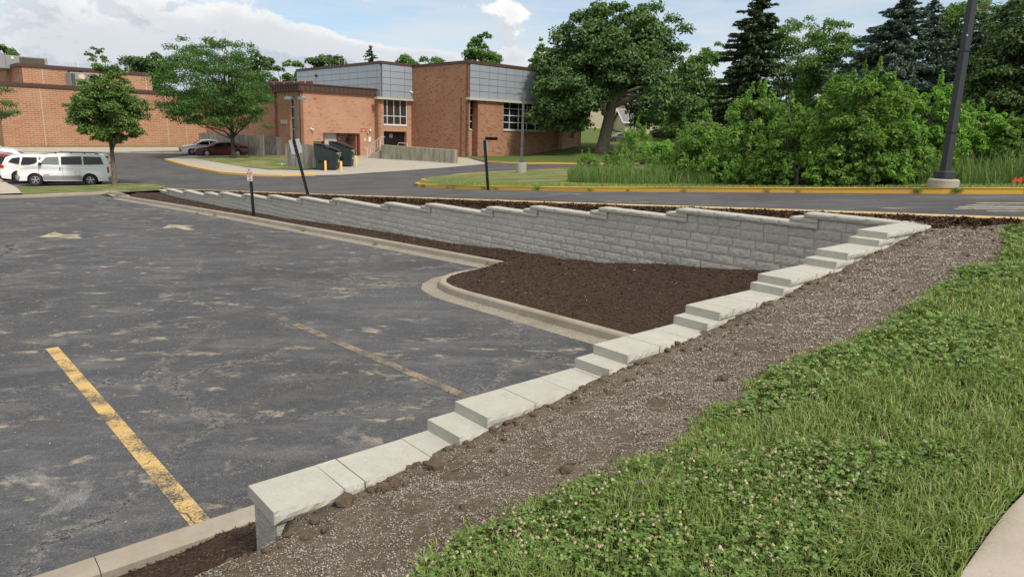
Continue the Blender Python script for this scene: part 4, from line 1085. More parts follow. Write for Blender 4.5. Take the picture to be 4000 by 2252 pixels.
rampt = thing('ramp_wall', 'low stained concrete wall in front of the school doors', 'wall')
mb.build('concrete_wall', M['rampwall'], rampt)
MB().box((0, 0, 0), (.01, .01, .01)) 
fz_ = MB(); fz_.grid([[rp(-.2, .42, zt0_-1.15), rp(-.2, 3.0, zt0_-1.15)], [rp(Lr, .42, RR.z+.02), rp(Lr, 3.0, RR.z+.02)]]); fz_.build('ramp_floor', M['apron'], rampt)
st_ = thing('entrance_steps', 'concrete steps leading up behind the low stained wall', 'steps')
for i in range(5): 
    q = rl-dR*(1.9-i*.32)-nr*1.2; MB().box((q.x, q.y, RL.z+.09+i*.17-.4), (.34, 2.0, .98), math.atan2(dR.y, dR.x)).build('step', M['apron'], st_)
hr = thing('hand_rail', 'white slanting hand rail with thin bars beside the entrance steps', 'railing')
A_ = rl-dR*2.15; mb = MB(); z0 = RL.z
a3 = lambda u, z, o=.15: (rl.x+dR.x*u-nr.x*o, rl.y+dR.y*u-nr.y*o, z)
MB().tube([a3(-2.6, z0+.85), a3(-2.3, z0+.95), a3(-.3, z0+2.05), a3(.35, z0+2.1)], .03, 6).build('rail', M['white_metal'], hr)
MB().tube([a3(-2.15, z0+.2), a3(-.2, z0+1.28)], .022, 6).build('rail', M['white_metal'], hr)
for i in range(9):
    u = -2.15+i*.24; MB().tube([a3(u, z0+.2+(u+2.15)*.55-(0 if i not in (0, 8) else .25)), a3(u, z0+1.03+(u+2.15)*.55)], .015 if i not in (0, 8) else .026, 5).build('bar', M['white_metal'], hr)
MB().tube([a3(1.1, zt0_-.3, .8), a3(1.6, zt0_+.22, .8), a3(2.7, zt0_+.2, .8), a3(2.7, zt0_-.6, .8)], .03, 6).build('rail', M['white_metal'], hr)

# ================================================================== HOUSES BEHIND
def gable_house(name, label, q, rz, w, d, h, rh, sid, win=(), garage=None, parent_door=None):
    t = thing(name, label, 'house', q, rz)
    mb = MB(); mb.box((w/2, d/2, h/2-.6), (w, d, h+1.2)); mb.build('wall', sid, t)
    for i in range(int(h/.22)): MB().box((w/2, -.012, .12+i*.22), (w, .03, .02)).build('siding_board', M['siding'], t)
    g = MB(); ov = .45; zr = h+rh
    g.face([(-ov, -ov, h-.1), (w+ov, -ov, h-.1), (w+ov, d/2, zr), (-ov, d/2, zr)]); g.face([(-ov, d+ov, h-.1), (-ov, d/2, zr), (w+ov, d/2, zr), (w+ov, d+ov, h-.1)])
    g.face([(-ov, -ov, h-.28), (-ov, d/2, zr-.18), (w+ov, d/2, zr-.18), (w+ov, -ov, h-.28)]); g.build('roof', M['shingle'], t)
    MB().face([(0, 0, h), (0, d/2, zr-.1), (0, d, h)]).build('gable', sid, t); MB().face([(w, 0, h), (w, d, h), (w, d/2, zr-.1)]).build('gable', sid, t)
    e = MB(); e.box((w/2, -ov, h-.17), (w+2*ov, .05, .2)); e.build('gutter', M['white'], t)
    for i, x in enumerate((-ov, w+ov)):
        f = MB(); f.tube([(x, -ov, h-.15), (x, d/2, zr-.05), (x, d+ov, h-.15)], .09, 4); f.build('barge_board', M['white'], t)
    for (x, z, ww, hh) in win:
        f = MB(); f.box((x, -.05, z), (ww+.24, .08, hh+.24)); fr = f.build('window', M['white'], t)
        MB().box((x-ww/4, -.1, z), (ww/2-.05, .03, hh)).build('pane', M['glass'], fr); MB().box((x+ww/4, -.1, z), (ww/2-.05, .03, hh)).build('pane', M['glass'], fr)
    if garage:
        x, ww, hh = garage; f = MB(); f.box((x, -.04, hh/2), (ww+.3, .08, hh+.15)); fr = f.build('garage_door', M['white'], t)
        for i in range(4): MB().box((x, -.1, .02+hh*(i+.5)/4), (ww, .05, hh/4-.03)).build('door_panel', M['alu'], fr)
    return t
def gz(x, y): return float(GU(x, y))
def at_far(px, py, y):
    d = ray(px, py); k = y/d[1]; return Vector(d*k)
p1_ = at_far(2545, 512, 118); sc = lambda px: px/ppm(p1_)
hA = at_far(2440, 512, 118)
gable_house('suburban_house', 'cream sided garage wing with white door and grey roof behind the big oak', (hA.x, hA.y, hA.z), .10, 7.8, 8, sc(36), 2.0, M['siding'], [(6.3, 1.15, 1.0, 1.1)] if False else [], (2.9, 3.2, 1.75))
hB = at_far(2385, 500, 126)
gable_house('suburban_house', 'cream split-level house left of the garage wing with tall white window', (hB.x-9, hB.y, hB.z), .05, 15.5, 8, 4.4, 2.0, M['siding'], [(9.2, 2.3, 1.3, 2.2), (2.0, 2.9, 1.5, 1.4)])
hC = at_far(2530, 512, 117.5)
t = gable_house('suburban_house', 'cream gable end with small dark window right of the garage door', (hC.x+5.6, hC.y+.2, hC.z), .1+math.pi/2, 6, 6.4, sc(36), 1.7, M['siding'], [])
f = MB(); f.box((-.05, 3.0, 1.3), (.1, 1.5, 1.4)); 
wq = at_far(2551, 500, 116.6)
w_ = MB(); w_.box((0, 0, 0), (1.5, .1, 1.5)); wo_ = w_.build('window', M['white'], None); wo_.parent = t; wo_.matrix_world = Matrix.Translation((wq.x, wq.y-.15, wq.z))
pn = MB(); pn.box((-.32, -.07, 0), (.5, .04, 1.2)); pn.box((.32, -.07, 0), (.5, .04, 1.2)); pn.build('pane', M['glass'], wo_)
hD = at_far(2660, 540, 112)
gable_house('suburban_house', 'pale house half hidden behind the bushes right of the parked dark car', (hD.x, hD.y, hD.z), -.1, 12, 8, 5.0, 2.0, M['siding'], [(2.4, 3.6, 1.2, 1.6)])
hE = at_far(3540, 560, 80)
gable_house('suburban_house', 'white house glimpsed through the shrubs behind the tall lamp post', (hE.x, hE.y, hE.z), 0, 9, 8, 3.2, 1.6, M['white'], [])
struct(drape('side_street', [tuple(p) for p in pxl([(2470, 566), (2395, 556), (2480, 546), (2560, 540), (2680, 536), (2900, 545), (2760, 600)])], off(GU, .02), M['asphalt_up'], 2.0))
struct(drape('driveway', [tuple(at_far(x, y, 1)[:2]) if False else tuple(at(x, y)[:2]) for x, y in [(2300, 532), (2560, 528), (2670, 530), (2560, 538), (2480, 545), (2300, 541)]], off(GU, .03), M['apron'], 2.0))
# ================================================================== STREET FURNITURE
def lamp_post(name, label, p, hgt, pw, pw1, base_r, base_h, heads, mt, yaw=0, hd=.9, lean=0, hm=None):
    t = thing(name, label, 'lamp post', p, yaw)
    mb = MB(); mb.lathe([(base_r*.98, -.4), (base_r, base_h-.03), (base_r-.03, base_h), (0, base_h)], seg=28); mb.build('concrete_base', M['base_conc'], t)
    c = MB(); c.bbox((0, 0, base_h+.09), (base_r*1.02, base_r*1.02, .18), 0, 0, .025); c.build('base_cover', mt, t)
    h0 = base_h+.18; mb = MB(); n = 4
    rows = [[(sx*(pw+(pw1-pw)*q/n)/2, sy*(pw+(pw1-pw)*q/n)/2, h0+(hgt-h0)*q/n) for sx, sy in ((1, 1), (-1, 1), (-1, -1), (1, -1))] for q in range(n+1)]
    mb.grid(rows, 0, True); mb.face(rows[-1]); mb.build('pole', mt, t)
    for z in (h0+.85, h0+2.6):
        if z < hgt-1: b2 = MB(); w = pw+.012-(pw-pw1)*(z-h0)/(hgt-h0); b2.box((0, 0, z), (w+.01, w+.01, .03)); b2.build('band', M['black'], t)
    for sg in heads:
        a = MB(); a.box((sg*.22, 0, hgt-.1), (.44, .07, .08)); a.build('arm', mt, t)
        hh = MB(); x0 = sg*.38; x1 = sg*(.38+hd)
        A1 = [(x0, -.16, hgt-.16), (x0, .16, hgt-.16), (x0, .14, hgt+.06), (x0, -.14, hgt+.06)]
        A2_ = [(x0+(x1-x0)*.6, -.2, hgt-.16), (x0+(x1-x0)*.6, .2, hgt-.16), (x0+(x1-x0)*.6, .17, hgt+.10), (x0+(x1-x0)*.6, -.17, hgt+.10)]
        A3 = [(x1, -.15, hgt-.14), (x1, .15, hgt-.14), (x1, .12, hgt-.02), (x1, -.12, hgt-.02)]
        hh.grid([A1, A2_, A3], 0, True); hh.face(A1[::-1]); hh.face(A3); hh.build('lamp_head', hm or M['lamp_head'], t)
    return t
p = at(3682, 731, off(GU, RA)); p.z -= .02
big_pole = lamp_post('lamp_post', 'tall dark square lamp post on a round concrete base behind the yellow kerb', p, 6.4, .155, .12, .32, .21, [1, -1], M['pole'], .25)
bl = MB(); bl.tube([(-.09, -.08, 3.3), (-.09, -.10, 3.3)], .02, 6); bl.build('bolt', M['alu'], big_pole)
p = at(2036, 673, off(GU, RA)); k_ = top_at(p, 2052, 359)-p.z
lamp_post('lamp_post', 'grey lamp post with one head standing in front of the school lawn', p, k_, .17, .13, .33, .62, [-1], M['greypole'], .0, .75)
pp = Vector(ray(1161, 600)*(58/ray(1161, 600)[1])); pp.z = float(GU(pp.x, pp.y)); k_ = top_at(pp, 1146, 381)-pp.z
lamp_post('lamp_post', 'grey lamp post with two heads behind the wooden fence', pp, k_, .22, .18, .3, .3, [1, -1], M['greypole'], -.35, .62)
# signs
def sign_post(name, label, base, top, w, h, front, thick=.055, yaw=0, mt=None):
    """channel post from base to top with a plate"""
    bz, tz = Vector(base), Vector(top); ax = (tz-bz); L = ax.length; ax.normalize()
    t = thing(name, label, 'sign', bz); xx = Vector((math.cos(yaw), math.sin(yaw), 0)); xx = (xx-ax*xx.dot(ax)).normalized(); yy = ax.cross(xx)
    m = Matrix.Identity(4)
    for i in range(3): m[i][0], m[i][1], m[i][2], m[i][3] = xx[i], yy[i], ax[i], 0
    def q(mb, nm, mt_, par=t): o = mb.build(nm, mt_, par); o.data.transform(m); return o
    ch = MB(); ch.box((0, 0, L/2-.15), (thick, .022, L+.3)); ch.box((-thick/2-.008, .012, L/2-.15), (.02, .03, L+.3)); ch.box((thick/2+.008, .012, L/2-.15), (.02, .03, L+.3))
    q(ch, 'post', M['black'])
    nr_ = int(L/.12); 
    hb = MB()
    for i in range(3, nr_): hb.box((0, -.0125, i*.12), (.012, .004, .014))
    if thick > .05: o = q(hb, 'post_holes', M['alu']); o['kind'] = 'stuff'
    rr = .03; pl = []
    for cx, cz, a0 in ((w/2-rr, h/2-rr, 0), (-w/2+rr, h/2-rr, 90), (-w/2+rr, -h/2+rr, 180), (w/2-rr, -h/2+rr, 270)):
        for a in (0, 45, 90): pl.append((cx+rr*math.cos(math.radians(a0+a)), cz+rr*math.sin(math.radians(a0+a))))
    zc = L-h/2-.0; yo = -.03*front; pb = MB()
    A = [(x, yo-.003, zc+z) for x, z in pl]; B = [(x, yo+.003, zc+z) for x, z in pl]; pb.grid([A, B], 0, True); pb.face(A); pb.face(B[::-1])
    plate = q(pb, 'plate', mt or M['alu'])
    for z in (-.36*h, .36*h): q(MB().box((0, -.035 if front > 0 else -.016, zc+z), (.022, .012, .022)), 'bolt', M['black'])
    return t, m, zc, plate
sb = at(990, 842, lambda x, y: GMn(x, y)); d = ray(975, 656); k = sb.y/d[1]; tp = Vector(d*k); tp.y = sb.y
sg, m_, zc, plate = sign_post('parking_sign', 'small white sign with red lettering on a black post in the mulch strip', sb, tp, .235, .46, 1, .075, math.radians(-22), M['white'])
def sgtext(body, z, size, w, mt=M['red']):
    o = textobj(body, size, mt, Matrix.Identity(4), 'lettering', sg); mm = m_ @ Matrix.Translation((0, -.0352, zc+z)) @ Matrix.Rotation(math.pi/2, 4, 'X')
    xs = [v.co.x for v in o.data.vertices]; kx = w/(max(xs)-min(xs)); o.data.transform(Matrix.Diagonal((kx, 1, 1, 1))); o.data.transform(mm); o.matrix_basis = Matrix.Identity(4)
sgtext('NO', .155, .115, .085); sgtext('FIRE', -.065, .105, .13); sgtext('LANE', -.165, .105, .135)
o = MB().box((0, -.0345, zc+.045), (.215, .002, .095)).build('band', M['red'], sg); o.data.transform(m_)
o = textobj('PARKING', .085, M['white'], Matrix.Identity(4), 'lettering', sg); xs = [v.co.x for v in o.data.vertices]; o.data.transform(Matrix.Diagonal((.185/(max(xs)-min(xs)), 1, 1, 1))); o.data.transform(m_ @ Matrix.Translation((0, -.0372, zc+.045)) @ Matrix.Rotation(math.pi/2, 4, 'X')); o.matrix_basis = Matrix.Identity(4)
bd = MB()
for x, z, ww, hh in ((0, .218, .215, .004), (0, -.218, .215, .004), (.109, 0, .004, .43), (-.109, 0, .004, .43)): bd.box((x, -.0342, zc+z), (ww, .002, hh))
o = bd.build('border', M['red'], sg); o.data.transform(m_)
sb = at(1203, 762, lambda x, y: GMU(x, y)); d = ray(1151, 544); tp = Vector(d*(sb.y/d[1])); tp.y = sb.y-.12
sign_post('leaning_sign', 'back of a grey sign plate on a leaning black post above the retaining wall', sb, tp, .37, .50, -1, .062, math.radians(8))
sb = at(1905, 728, off(GU, RA)); d = ray(1892, 548); tp = Vector(d*(sb.y/d[1])); tp.y = sb.y
sign_post('road_sign', 'narrow grey sign plate seen from behind on a black post in the grass verge', sb, tp, .21, .46, -1, .06, math.radians(-30))
# bollards
for i, (px, py, hh, lab) in enumerate(((1272, 669, 41, 'yellow bollard in front of the nearer bin, leftmost of the group'), (1333, 673, 43, 'yellow bollard at the pad corner, the one nearest the road'), (1306, 659, 43, 'yellow bollard between the two bins'),
                                   (1337, 650, 40, 'yellow bollard half hidden behind the farther bin'), (1391, 652, 41, 'yellow bollard standing alone right of the bins'), (963, 608, 34, 'pale yellow bollard behind the tail of the maroon car'), (939, 592, 33, 'pale yellow bollard against the fence above the maroon car'))):
    q = at(px, py); h_ = hh/ppm(q); r = 4.6/ppm(q); mb = MB(); mb.lathe([(r, -.1), (r, h_-r*.6), (r*.75, h_-r*.2), (r*.3, h_), (0, h_)], seg=14)
    tag(mb.build('bollard', M['bolyellow'], None, True, loc=q), lab, 'bollard', 'yellow bollards round the bins')
# bins
def dumpster(q, rz, w, d, hb, hf, label):
    t = thing('rubbish_bin', label, 'dumpster', q, rz)
    # x = front direction, y = width
    mb = MB(); pr_ = [(0, .12), (d, .12), (d+.10, hf), (-.1, hb), (-.1, hb*.6), (0, hb*.45)]
    L = [(x, -w/2, z) for x, z in pr_]; Rr = [(x, w/2, z) for x, z in pr_]; mb.grid([L, Rr], 0, True); mb.face(L); mb.face(Rr[::-1]); mb.build('body', M['binbody'], t)
    for y in (-w/2-.03, w/2+.03):
        MB().box((d*.42, y, hb*.42), (.75, .22, .2)).build('lift_pocket', M['plastic'], t); MB().box((d*.9, y, hb*.36), (.07, .06, hf*.95)).build('corner_rib', M['binbody'], t)
    MB().box((d+.12, 0, hf-.03), (.1, w+.12, .09)).build('rim', M['silverlow'], t)
    for i, y in enumerate((-w/4, w/4)):
        l = MB(); e = .16 if i == 0 else .02
        pts = [(-.14, hb+.03), (d*.5, (hb+hf)/2+.12+e), (d+.16, hf+.05+e)]; rows = [[(x, y-w/4+.02, z), (x, y+w/4-.02, z)] for x, z in pts]; l.grid([r_[::-1] for r_ in rows]); l.grid([[(a, b_, c-.045) for a, b_, c in r_] for r_ in rows])
        for r_a, r_b in zip(rows, rows[1:]):
            for s_ in (0, 1): a, b_ = r_a[s_], r_b[s_]; l.face([a, b_, (b_[0], b_[1], b_[2]-.045), (a[0], a[1], a[2]-.045)])
        a, b_ = rows[-1]; l.face([a, b_, (b_[0], b_[1], b_[2]-.06), (a[0], a[1], a[2]-.06)]); l.build('lid', M['binlid'], t)
    for z, ww, mt_ in ((hf*.52, .16, M['white']),): MB().box((d+.075, 0, z), (.02, .46, .17)).build('label_plate', mt_, t)
    for sgn in (1, -1):
        c = MB(); pts = []
        for k in range(9): a = math.radians(-25+k*28.75/1.0) if False else math.radians(10+k*20); pts.append((.30*math.cos(a), sgn*(.10+.34*math.sin(a))))
        inn = [(x*.55, sgn*(.10)+(z-sgn*.10)*.62) for x, z in pts]
        for k in range(8):
            q4 = [pts[k], pts[k+1], inn[k+1], inn[k]]; c.face([(d+.098, y, hf*.52+z) for y, z in q4])
        c.build('recycle_arrow', M['green' if sgn < 0 else 'green'], t)
    c = MB(); c.face([(d+.1, -.3, hf*.52+.1), (d+.1, -.16, hf*.52+.1), (d+.1, -.1, hf*.52+.36), (d+.1, -.22, hf*.52+.30)]); c.build('recycle_arrow', M['blue'], t)
    MB().box((d+.11, w*.36, hf*.86), (.02, .17, .2)).build('sticker', M['white'], t); MB().box((d+.11, -w*.05, hf*.90), (.02, .5, .09)).build('sticker', M['white'], t)
    return t
rzd = math.atan2(-.48, .88)
qa = at(1262, 664); qb = at(1303, 652)
dumpster(Vector((qa.x-.5, qa.y+.3, qa.z)), rzd+.62, 1.9, 1.55, 2.0, 1.35, 'dark green rubbish bin with sloping black lids beside the grey fence, the nearer of two')
dumpster(Vector((qb.x-.25, qb.y+.7, qb.z)), rzd+.62, 1.9, 1.6, 2.05, 1.4, 'dark green rubbish bin with black lids standing ajar, the farther of two')
# wooden fence: every board a part
def fence(name, label, P, tops, bw=.145, gap=.012, dark=()):
    """P: base points [(x, y, z)], tops: heights"""
    t = thing(name, label, 'fence', P[0]); ms = [mesh_of(MB().prism([(-bw/2, 0), (bw/2-.0, 0), (bw/2, .02), (-bw/2, .02)], 0, 1), 'board', M['wood']) for i in range(2)]
    me_d = mesh_of(MB().prism([(-bw/2, 0), (bw/2, 0), (bw/2, .02), (-bw/2, .02)], 0, 1), 'board', M['wooddark'])
    n = 0; L0 = 0
    for (a, b_), (h0, h1) in zip(zip(P, P[1:]), zip(tops, tops[1:])):
        a, b_ = Vector(a), Vector(b_); dv = b_-a; L = Vector((dv.x, dv.y)).length; ang = math.atan2(dv.y, dv.x); k = int(L/(bw+gap))
        for i in range(k):
            u = (i+.5)/k; q = a.lerp(b_, u); hh = (h0+(h1-h0)*u)*rnd.uniform(.975, 1.015); dk = any(x0 < L0+L*u < x1 for x0, x1 in dark)
            o = bpy.data.objects.new('board', me_d if dk else rnd.choice(ms)); C.objects.link(o); o.parent = t
            o.location = (q.x-P[0][0], q.y-P[0][1], q.z-P[0][2]+.03); o.rotation_euler = (rnd.uniform(-.012, .012), rnd.uniform(-.008, .008), ang); o.scale = (1, 1, hh)
        for z in (.25, .6, .9):
            m0 = a.lerp(b_, .5); r_ = MB(); r_.box((0, 0, 0), (L, .04, .09)); o = r_.build('rail', M['wood'], t); o.location = (m0.x-P[0][0]-math.sin(ang)*.045, m0.y-P[0][1]+math.cos(ang)*.045, m0.z-P[0][2]+z*(h0+h1)/2); o.rotation_euler[2] = ang
        L0 += L
    return t
def fp(px, py): q = at(px, py); return (q.x, q.y, q.z)
fa, fb_, fc_, fd = fp(782, 596), fp(958, 606), fp(1117, 609), fp(1190, 613)
ha = [top_at(Vector(fa), 781, 519)-fa[2], top_at(Vector(fb_), 958, 527)-fb_[2], top_at(Vector(fc_), 1117, 536)-fc_[2], top_at(Vector(fd), 1190, 541)-fd[2]]
fence('board_fence', 'long grey weathered board fence behind the parked cars, partly dark stained', [fa, fb_, fc_, fd], ha, dark=[(9.5, 10.8), (12.2, 15.5)])
fe, ff = fp(1117, 657), fp(1254, 665); fg = fp(1118, 630)
hb_ = [top_at(Vector(fe), 1117, 562)-fe[2], top_at(Vector(ff), 1254, 568)-ff[2]]
bf = fence('board_fence', 'short grey board screen left of the bins, nearest to the road', [fe, ff], hb_)
pq = MB(); pq.tube([(0, 0, 0), (0, 0, hb_[1]+.02)], .05, 8); o = pq.build('post', M['alu'], bf); o.location = (ff[0]-fe[0]+.1, ff[1]-fe[1], ff[2]-fe[2])
q = at(1284, 640); MB_ = MB(); MB_.box((0, 0, .95), (.16, .16, 1.9)); tag(MB_.build('wood_post', M['wood'], None, loc=(q.x, q.y+.5, q.z)), 'square grey wooden post rising between the two bins', 'post')
q = at(1103, 651); mb = MB(); mb.tube([(0, 0, 0), (-.03, 0, .28)], .035, 6); tag(mb.build('pipe_stub', M['white'], None, loc=q), 'short white pipe stub in the grass beside the board screen', 'pipe')
# marker flags
for i, (px, py, lab) in enumerate(((3960, 726, 'small orange marker flag in the verge, the left one'), (3981, 724, 'small orange marker flag in the verge, the larger right one'))):
    q = at(px, py, off(GU, RA)); t = thing('marker_flag', lab, 'flag', q, 0, 'marker flags in the verge'); MB().tube([(0, 0, 0), (.02, 0, .2)], .003, 4).build('wire', M['alu'], t)
    s_ = .6 if i == 0 else 1; MB().face([(.02, 0, .20), (-.10*s_, .02, .1), (.05*s_, .01, .06), (.06*s_, -.01, .17)]).build('flag', M['orange'], t)

# ================================================================== VEHICLES
def wheel(parent, x, y, r, w, rim, spokes=5, tyre=.62, rd=None):
    sg_ = 1 if y > 0 else -1; t = bpy.data.objects.new('wheel', None); C.objects.link(t); t.parent = parent; t.location = (x, y, r)
    mb = MB(); mb.lathe([(r*tyre, -w/2), (r*.93, -w/2), (r, -w/2+.03), (r, w/2-.03), (r*.93, w/2), (r*tyre, w/2-.01)], seg=24, axis='Y'); mb.build('tyre', M['tyre'], t)
    rm = MB(); yy = sg_*(w/2-.015); rm.lathe([(r*tyre, yy), (r*tyre*.93, yy+sg_*.012), (r*tyre*.88, yy-sg_*.03)], seg=20, axis='Y'); rm.lathe([(r*.14, yy-sg_*.01), (r*.10, yy+sg_*.01), (0, yy+sg_*.01)], seg=10, axis='Y')
    for k in range(spokes):
        a = 2*math.pi*k/spokes+.3; wd = .22 if spokes < 7 else .12
        p_ = [(r*tyre*.9*math.cos(a+e*wd), yy-sg_*.006, r*tyre*.9*math.sin(a+e*wd)) for e in (-1, 1)]+[(r*.12*math.cos(a+e*.6), yy, r*.12*math.sin(a+e*.6)) for e in (1, -1)]
        rm.face(p_)
    rm.build('rim', rim, t)
    dk = MB(); dk.lathe([(r*tyre*.9, yy-sg_*.05), (0, yy-sg_*.05)], seg=16, axis='Y'); dk.build('brake_disc', M['black'], t)
    return t
def car(name, label, q, rz, L, Wd, prof, belt, wheels, r, paint, roofw=.78, lower=None, windows=(), wind=None, rearg=None, lights=(), tails=(), extras=None, grp=None, rim=None, cat='car', spokes=5, z0=.22, glassm=None):
    """prof: outline points (x, z) from front bottom over the roof to rear bottom, x forward = +; belt height splits body and cabin"""
    t = thing(name, label, cat, q, rz, grp); hw = Wd/2
    zr = max(z for _, z in prof)
    def yw(z, x=0):
        k = 1.0 if z <= belt else 1-(1-roofw)*(z-belt)/(zr-belt)
        e = max(0, abs(x)-L*.36)/(L*.14); return hw*k*(1-.10*min(1, e)**2)*(1-.04*max(0, (belt*.55-z))/belt)
    # outline with wheel arches along the bottom
    bot = []
    for wx in sorted(wheels):
        pass
    xs = sorted(wheels); ra = r+.065; arch = []
    xr, xf = prof[-1][0], prof[0][0]
    for wx in xs:
        for k in range(11):
            a = math.pi-k*math.pi/10; arch.append((wx+ra*math.cos(a), max(z0, r+ra*math.sin(a)) if k not in (0, 10) else z0))
    outline = list(prof)+arch               # closed: front bottom, over the top, rear bottom, arches back to front
    mb = MB(); bev = .05
    n = len(outline)
    def P3(i, f): x, z = outline[i]; return (x, f*yw(z, x), z)
    # sides as fans of strips: lower body under the belt and cabin over it, built as one face each
    low = [(x, z) for x, z in outline if z <= belt+1e-6]
    for f in (1, -1):
        # tessellate
        pts = [Vector((x, z, 0)) for x, z in outline]; tri = geometry.tessellate_polygon([pts])
        k = len(mb.v); mb.v += [P3(i, f) for i in range(n)]
        for a, b_, c in tri:
            va, vb, vc = pts[a], pts[b_], pts[c]; cr = (vb.x-va.x)*(vc.y-va.y)-(vc.x-va.x)*(vb.y-va.y)
            order = (a, b_, c) if (cr > 0) == (f < 0) else (a, c, b_)
            mb.f.append(tuple(k+i for i in order)); mb.m.append(0); mb.uv.append([(0, 0)]*3)
    np_ = len(prof)
    rows = []
    for i in range(np_):
        x, z = prof[i]; w = yw(z, x); pa = Vector(prof[max(i-1, 0)]); pb = Vector(prof[min(i+1, np_-1)]); tn = (pb-pa).normalized(); no = Vector((tn.y, -tn.x)) if True else None
        cr = .035 if z > belt*.8 else .02; cx, cz = (-tn.y, tn.x)
        # crown: the middle sits a little outside the side outline
        sgn_ = 1 if (cx*(x)+cz*(z-belt*.6)) > 0 else -1
        rows.append([(x, -w, z), (x+sgn_*cx*cr, -w*.88, z+sgn_*cz*cr), (x+sgn_*cx*cr*1.6, -w*.45, z+sgn_*cz*cr*1.6), (x+sgn_*cx*cr*1.8, 0, z+sgn_*cz*cr*1.8), (x+sgn_*cx*cr*1.6, w*.45, z+sgn_*cz*cr*1.6), (x+sgn_*cx*cr, w*.88, z+sgn_*cz*cr), (x, w, z)])
    mb.grid(rows)
    body = mb.build('body', paint, t)
    body.data.polygons.foreach_set('use_smooth', [True]*len(body.data.polygons)); 
    es = body.data; 
    try: es.set_sharp_from_angle(angle=math.radians(32))
    except Exception: pass
    # dark wheel wells and underside
    MB().box((0, 0, z0+.16), (L*.86, Wd*.80, .30)).build('underbody', M['black'], t)
    for wx in wheels:
        ww = MB(); 
        for f in (1, -1):
            rows = []
            for k in range(11):
                a = math.pi-k*math.pi/10; x, z = wx+ra*math.cos(a), r+ra*math.sin(a)
                rows.append([(x, f*hw*.985, max(z0, z)), (x, f*hw*.6, max(z0, z))])
            ww.grid(rows)
        ww.build('wheel_arch', M['black'], t)
        for f in (1, -1): wheel(t, wx, f*(hw-.10), r, .21, rim or M['rim'], spokes)
    gm = glassm or M['carglass']
    def sidepoly(pts, nm, mt_, o_=.006, par=None):
        for f in (1, -1):
            p_ = MB(); q_ = [(x, f*(yw(z, x)+o_), z) for x, z in pts]; area = sum(a[0]*b_[1]-b_[0]*a[1] for a, b_ in zip(pts, pts[1:]+pts[:1]))
            p_.face(q_ if (area > 0) == (f < 0) else q_[::-1]); p_.build(nm, mt_, par or t)
    for w_ in windows:
        pts_, mt_ = w_ if isinstance(w_[0], list) else (w_, gm)
        sidepoly(list(pts_), 'side_window', mt_)
    def cross_(a, b_, nm, mt_, ins=.10, o_=.012):
        (x0, z0_), (x1, z1_) = a, b_; w0_, w1_ = yw(z0_, x0)-ins, yw(z1_, x1)-ins; tn = Vector((x1-x0, z1_-z0_)).normalized(); nx_, nz_ = -tn.y, tn.x
        sgn_ = 1 if nx_*(x0+x1)/2+nz_*((z0_+z1_)/2-belt*.6) > 0 else -1; rows = []
        for tt in (0, .5, 1):
            x, z, w = x0+(x1-x0)*tt, z0_+(z1_-z0_)*tt, w0_+(w1_-w0_)*tt; row = []
            for y_, c_ in ((-1, .55), (-.5, 1.55), (0, 1.85), (.5, 1.55), (1, .55)): e = .035*c_+o_; row.append((x+sgn_*nx_*e, y_*w, z+sgn_*nz_*e))
            rows.append(row)
        g_ = MB(); g_.grid(rows); return g_.build(nm, mt_, t)
    if wind: cross_(*wind, 'windscreen', gm)
    if rearg: cross_(*rearg, 'rear_window', gm)
    if lower: sidepoly(lower, 'lower_panel', M['silverlow'], .008)
    for (x, y, z, sx, sy, sz, mt_, nm) in lights:
        for f in (1, -1): MB().bbox((x, f*y, z), (sx, sy, sz), 0, 0, .012).build(nm, mt_, t)
    if extras: extras(t, yw, sidepoly)
    return t
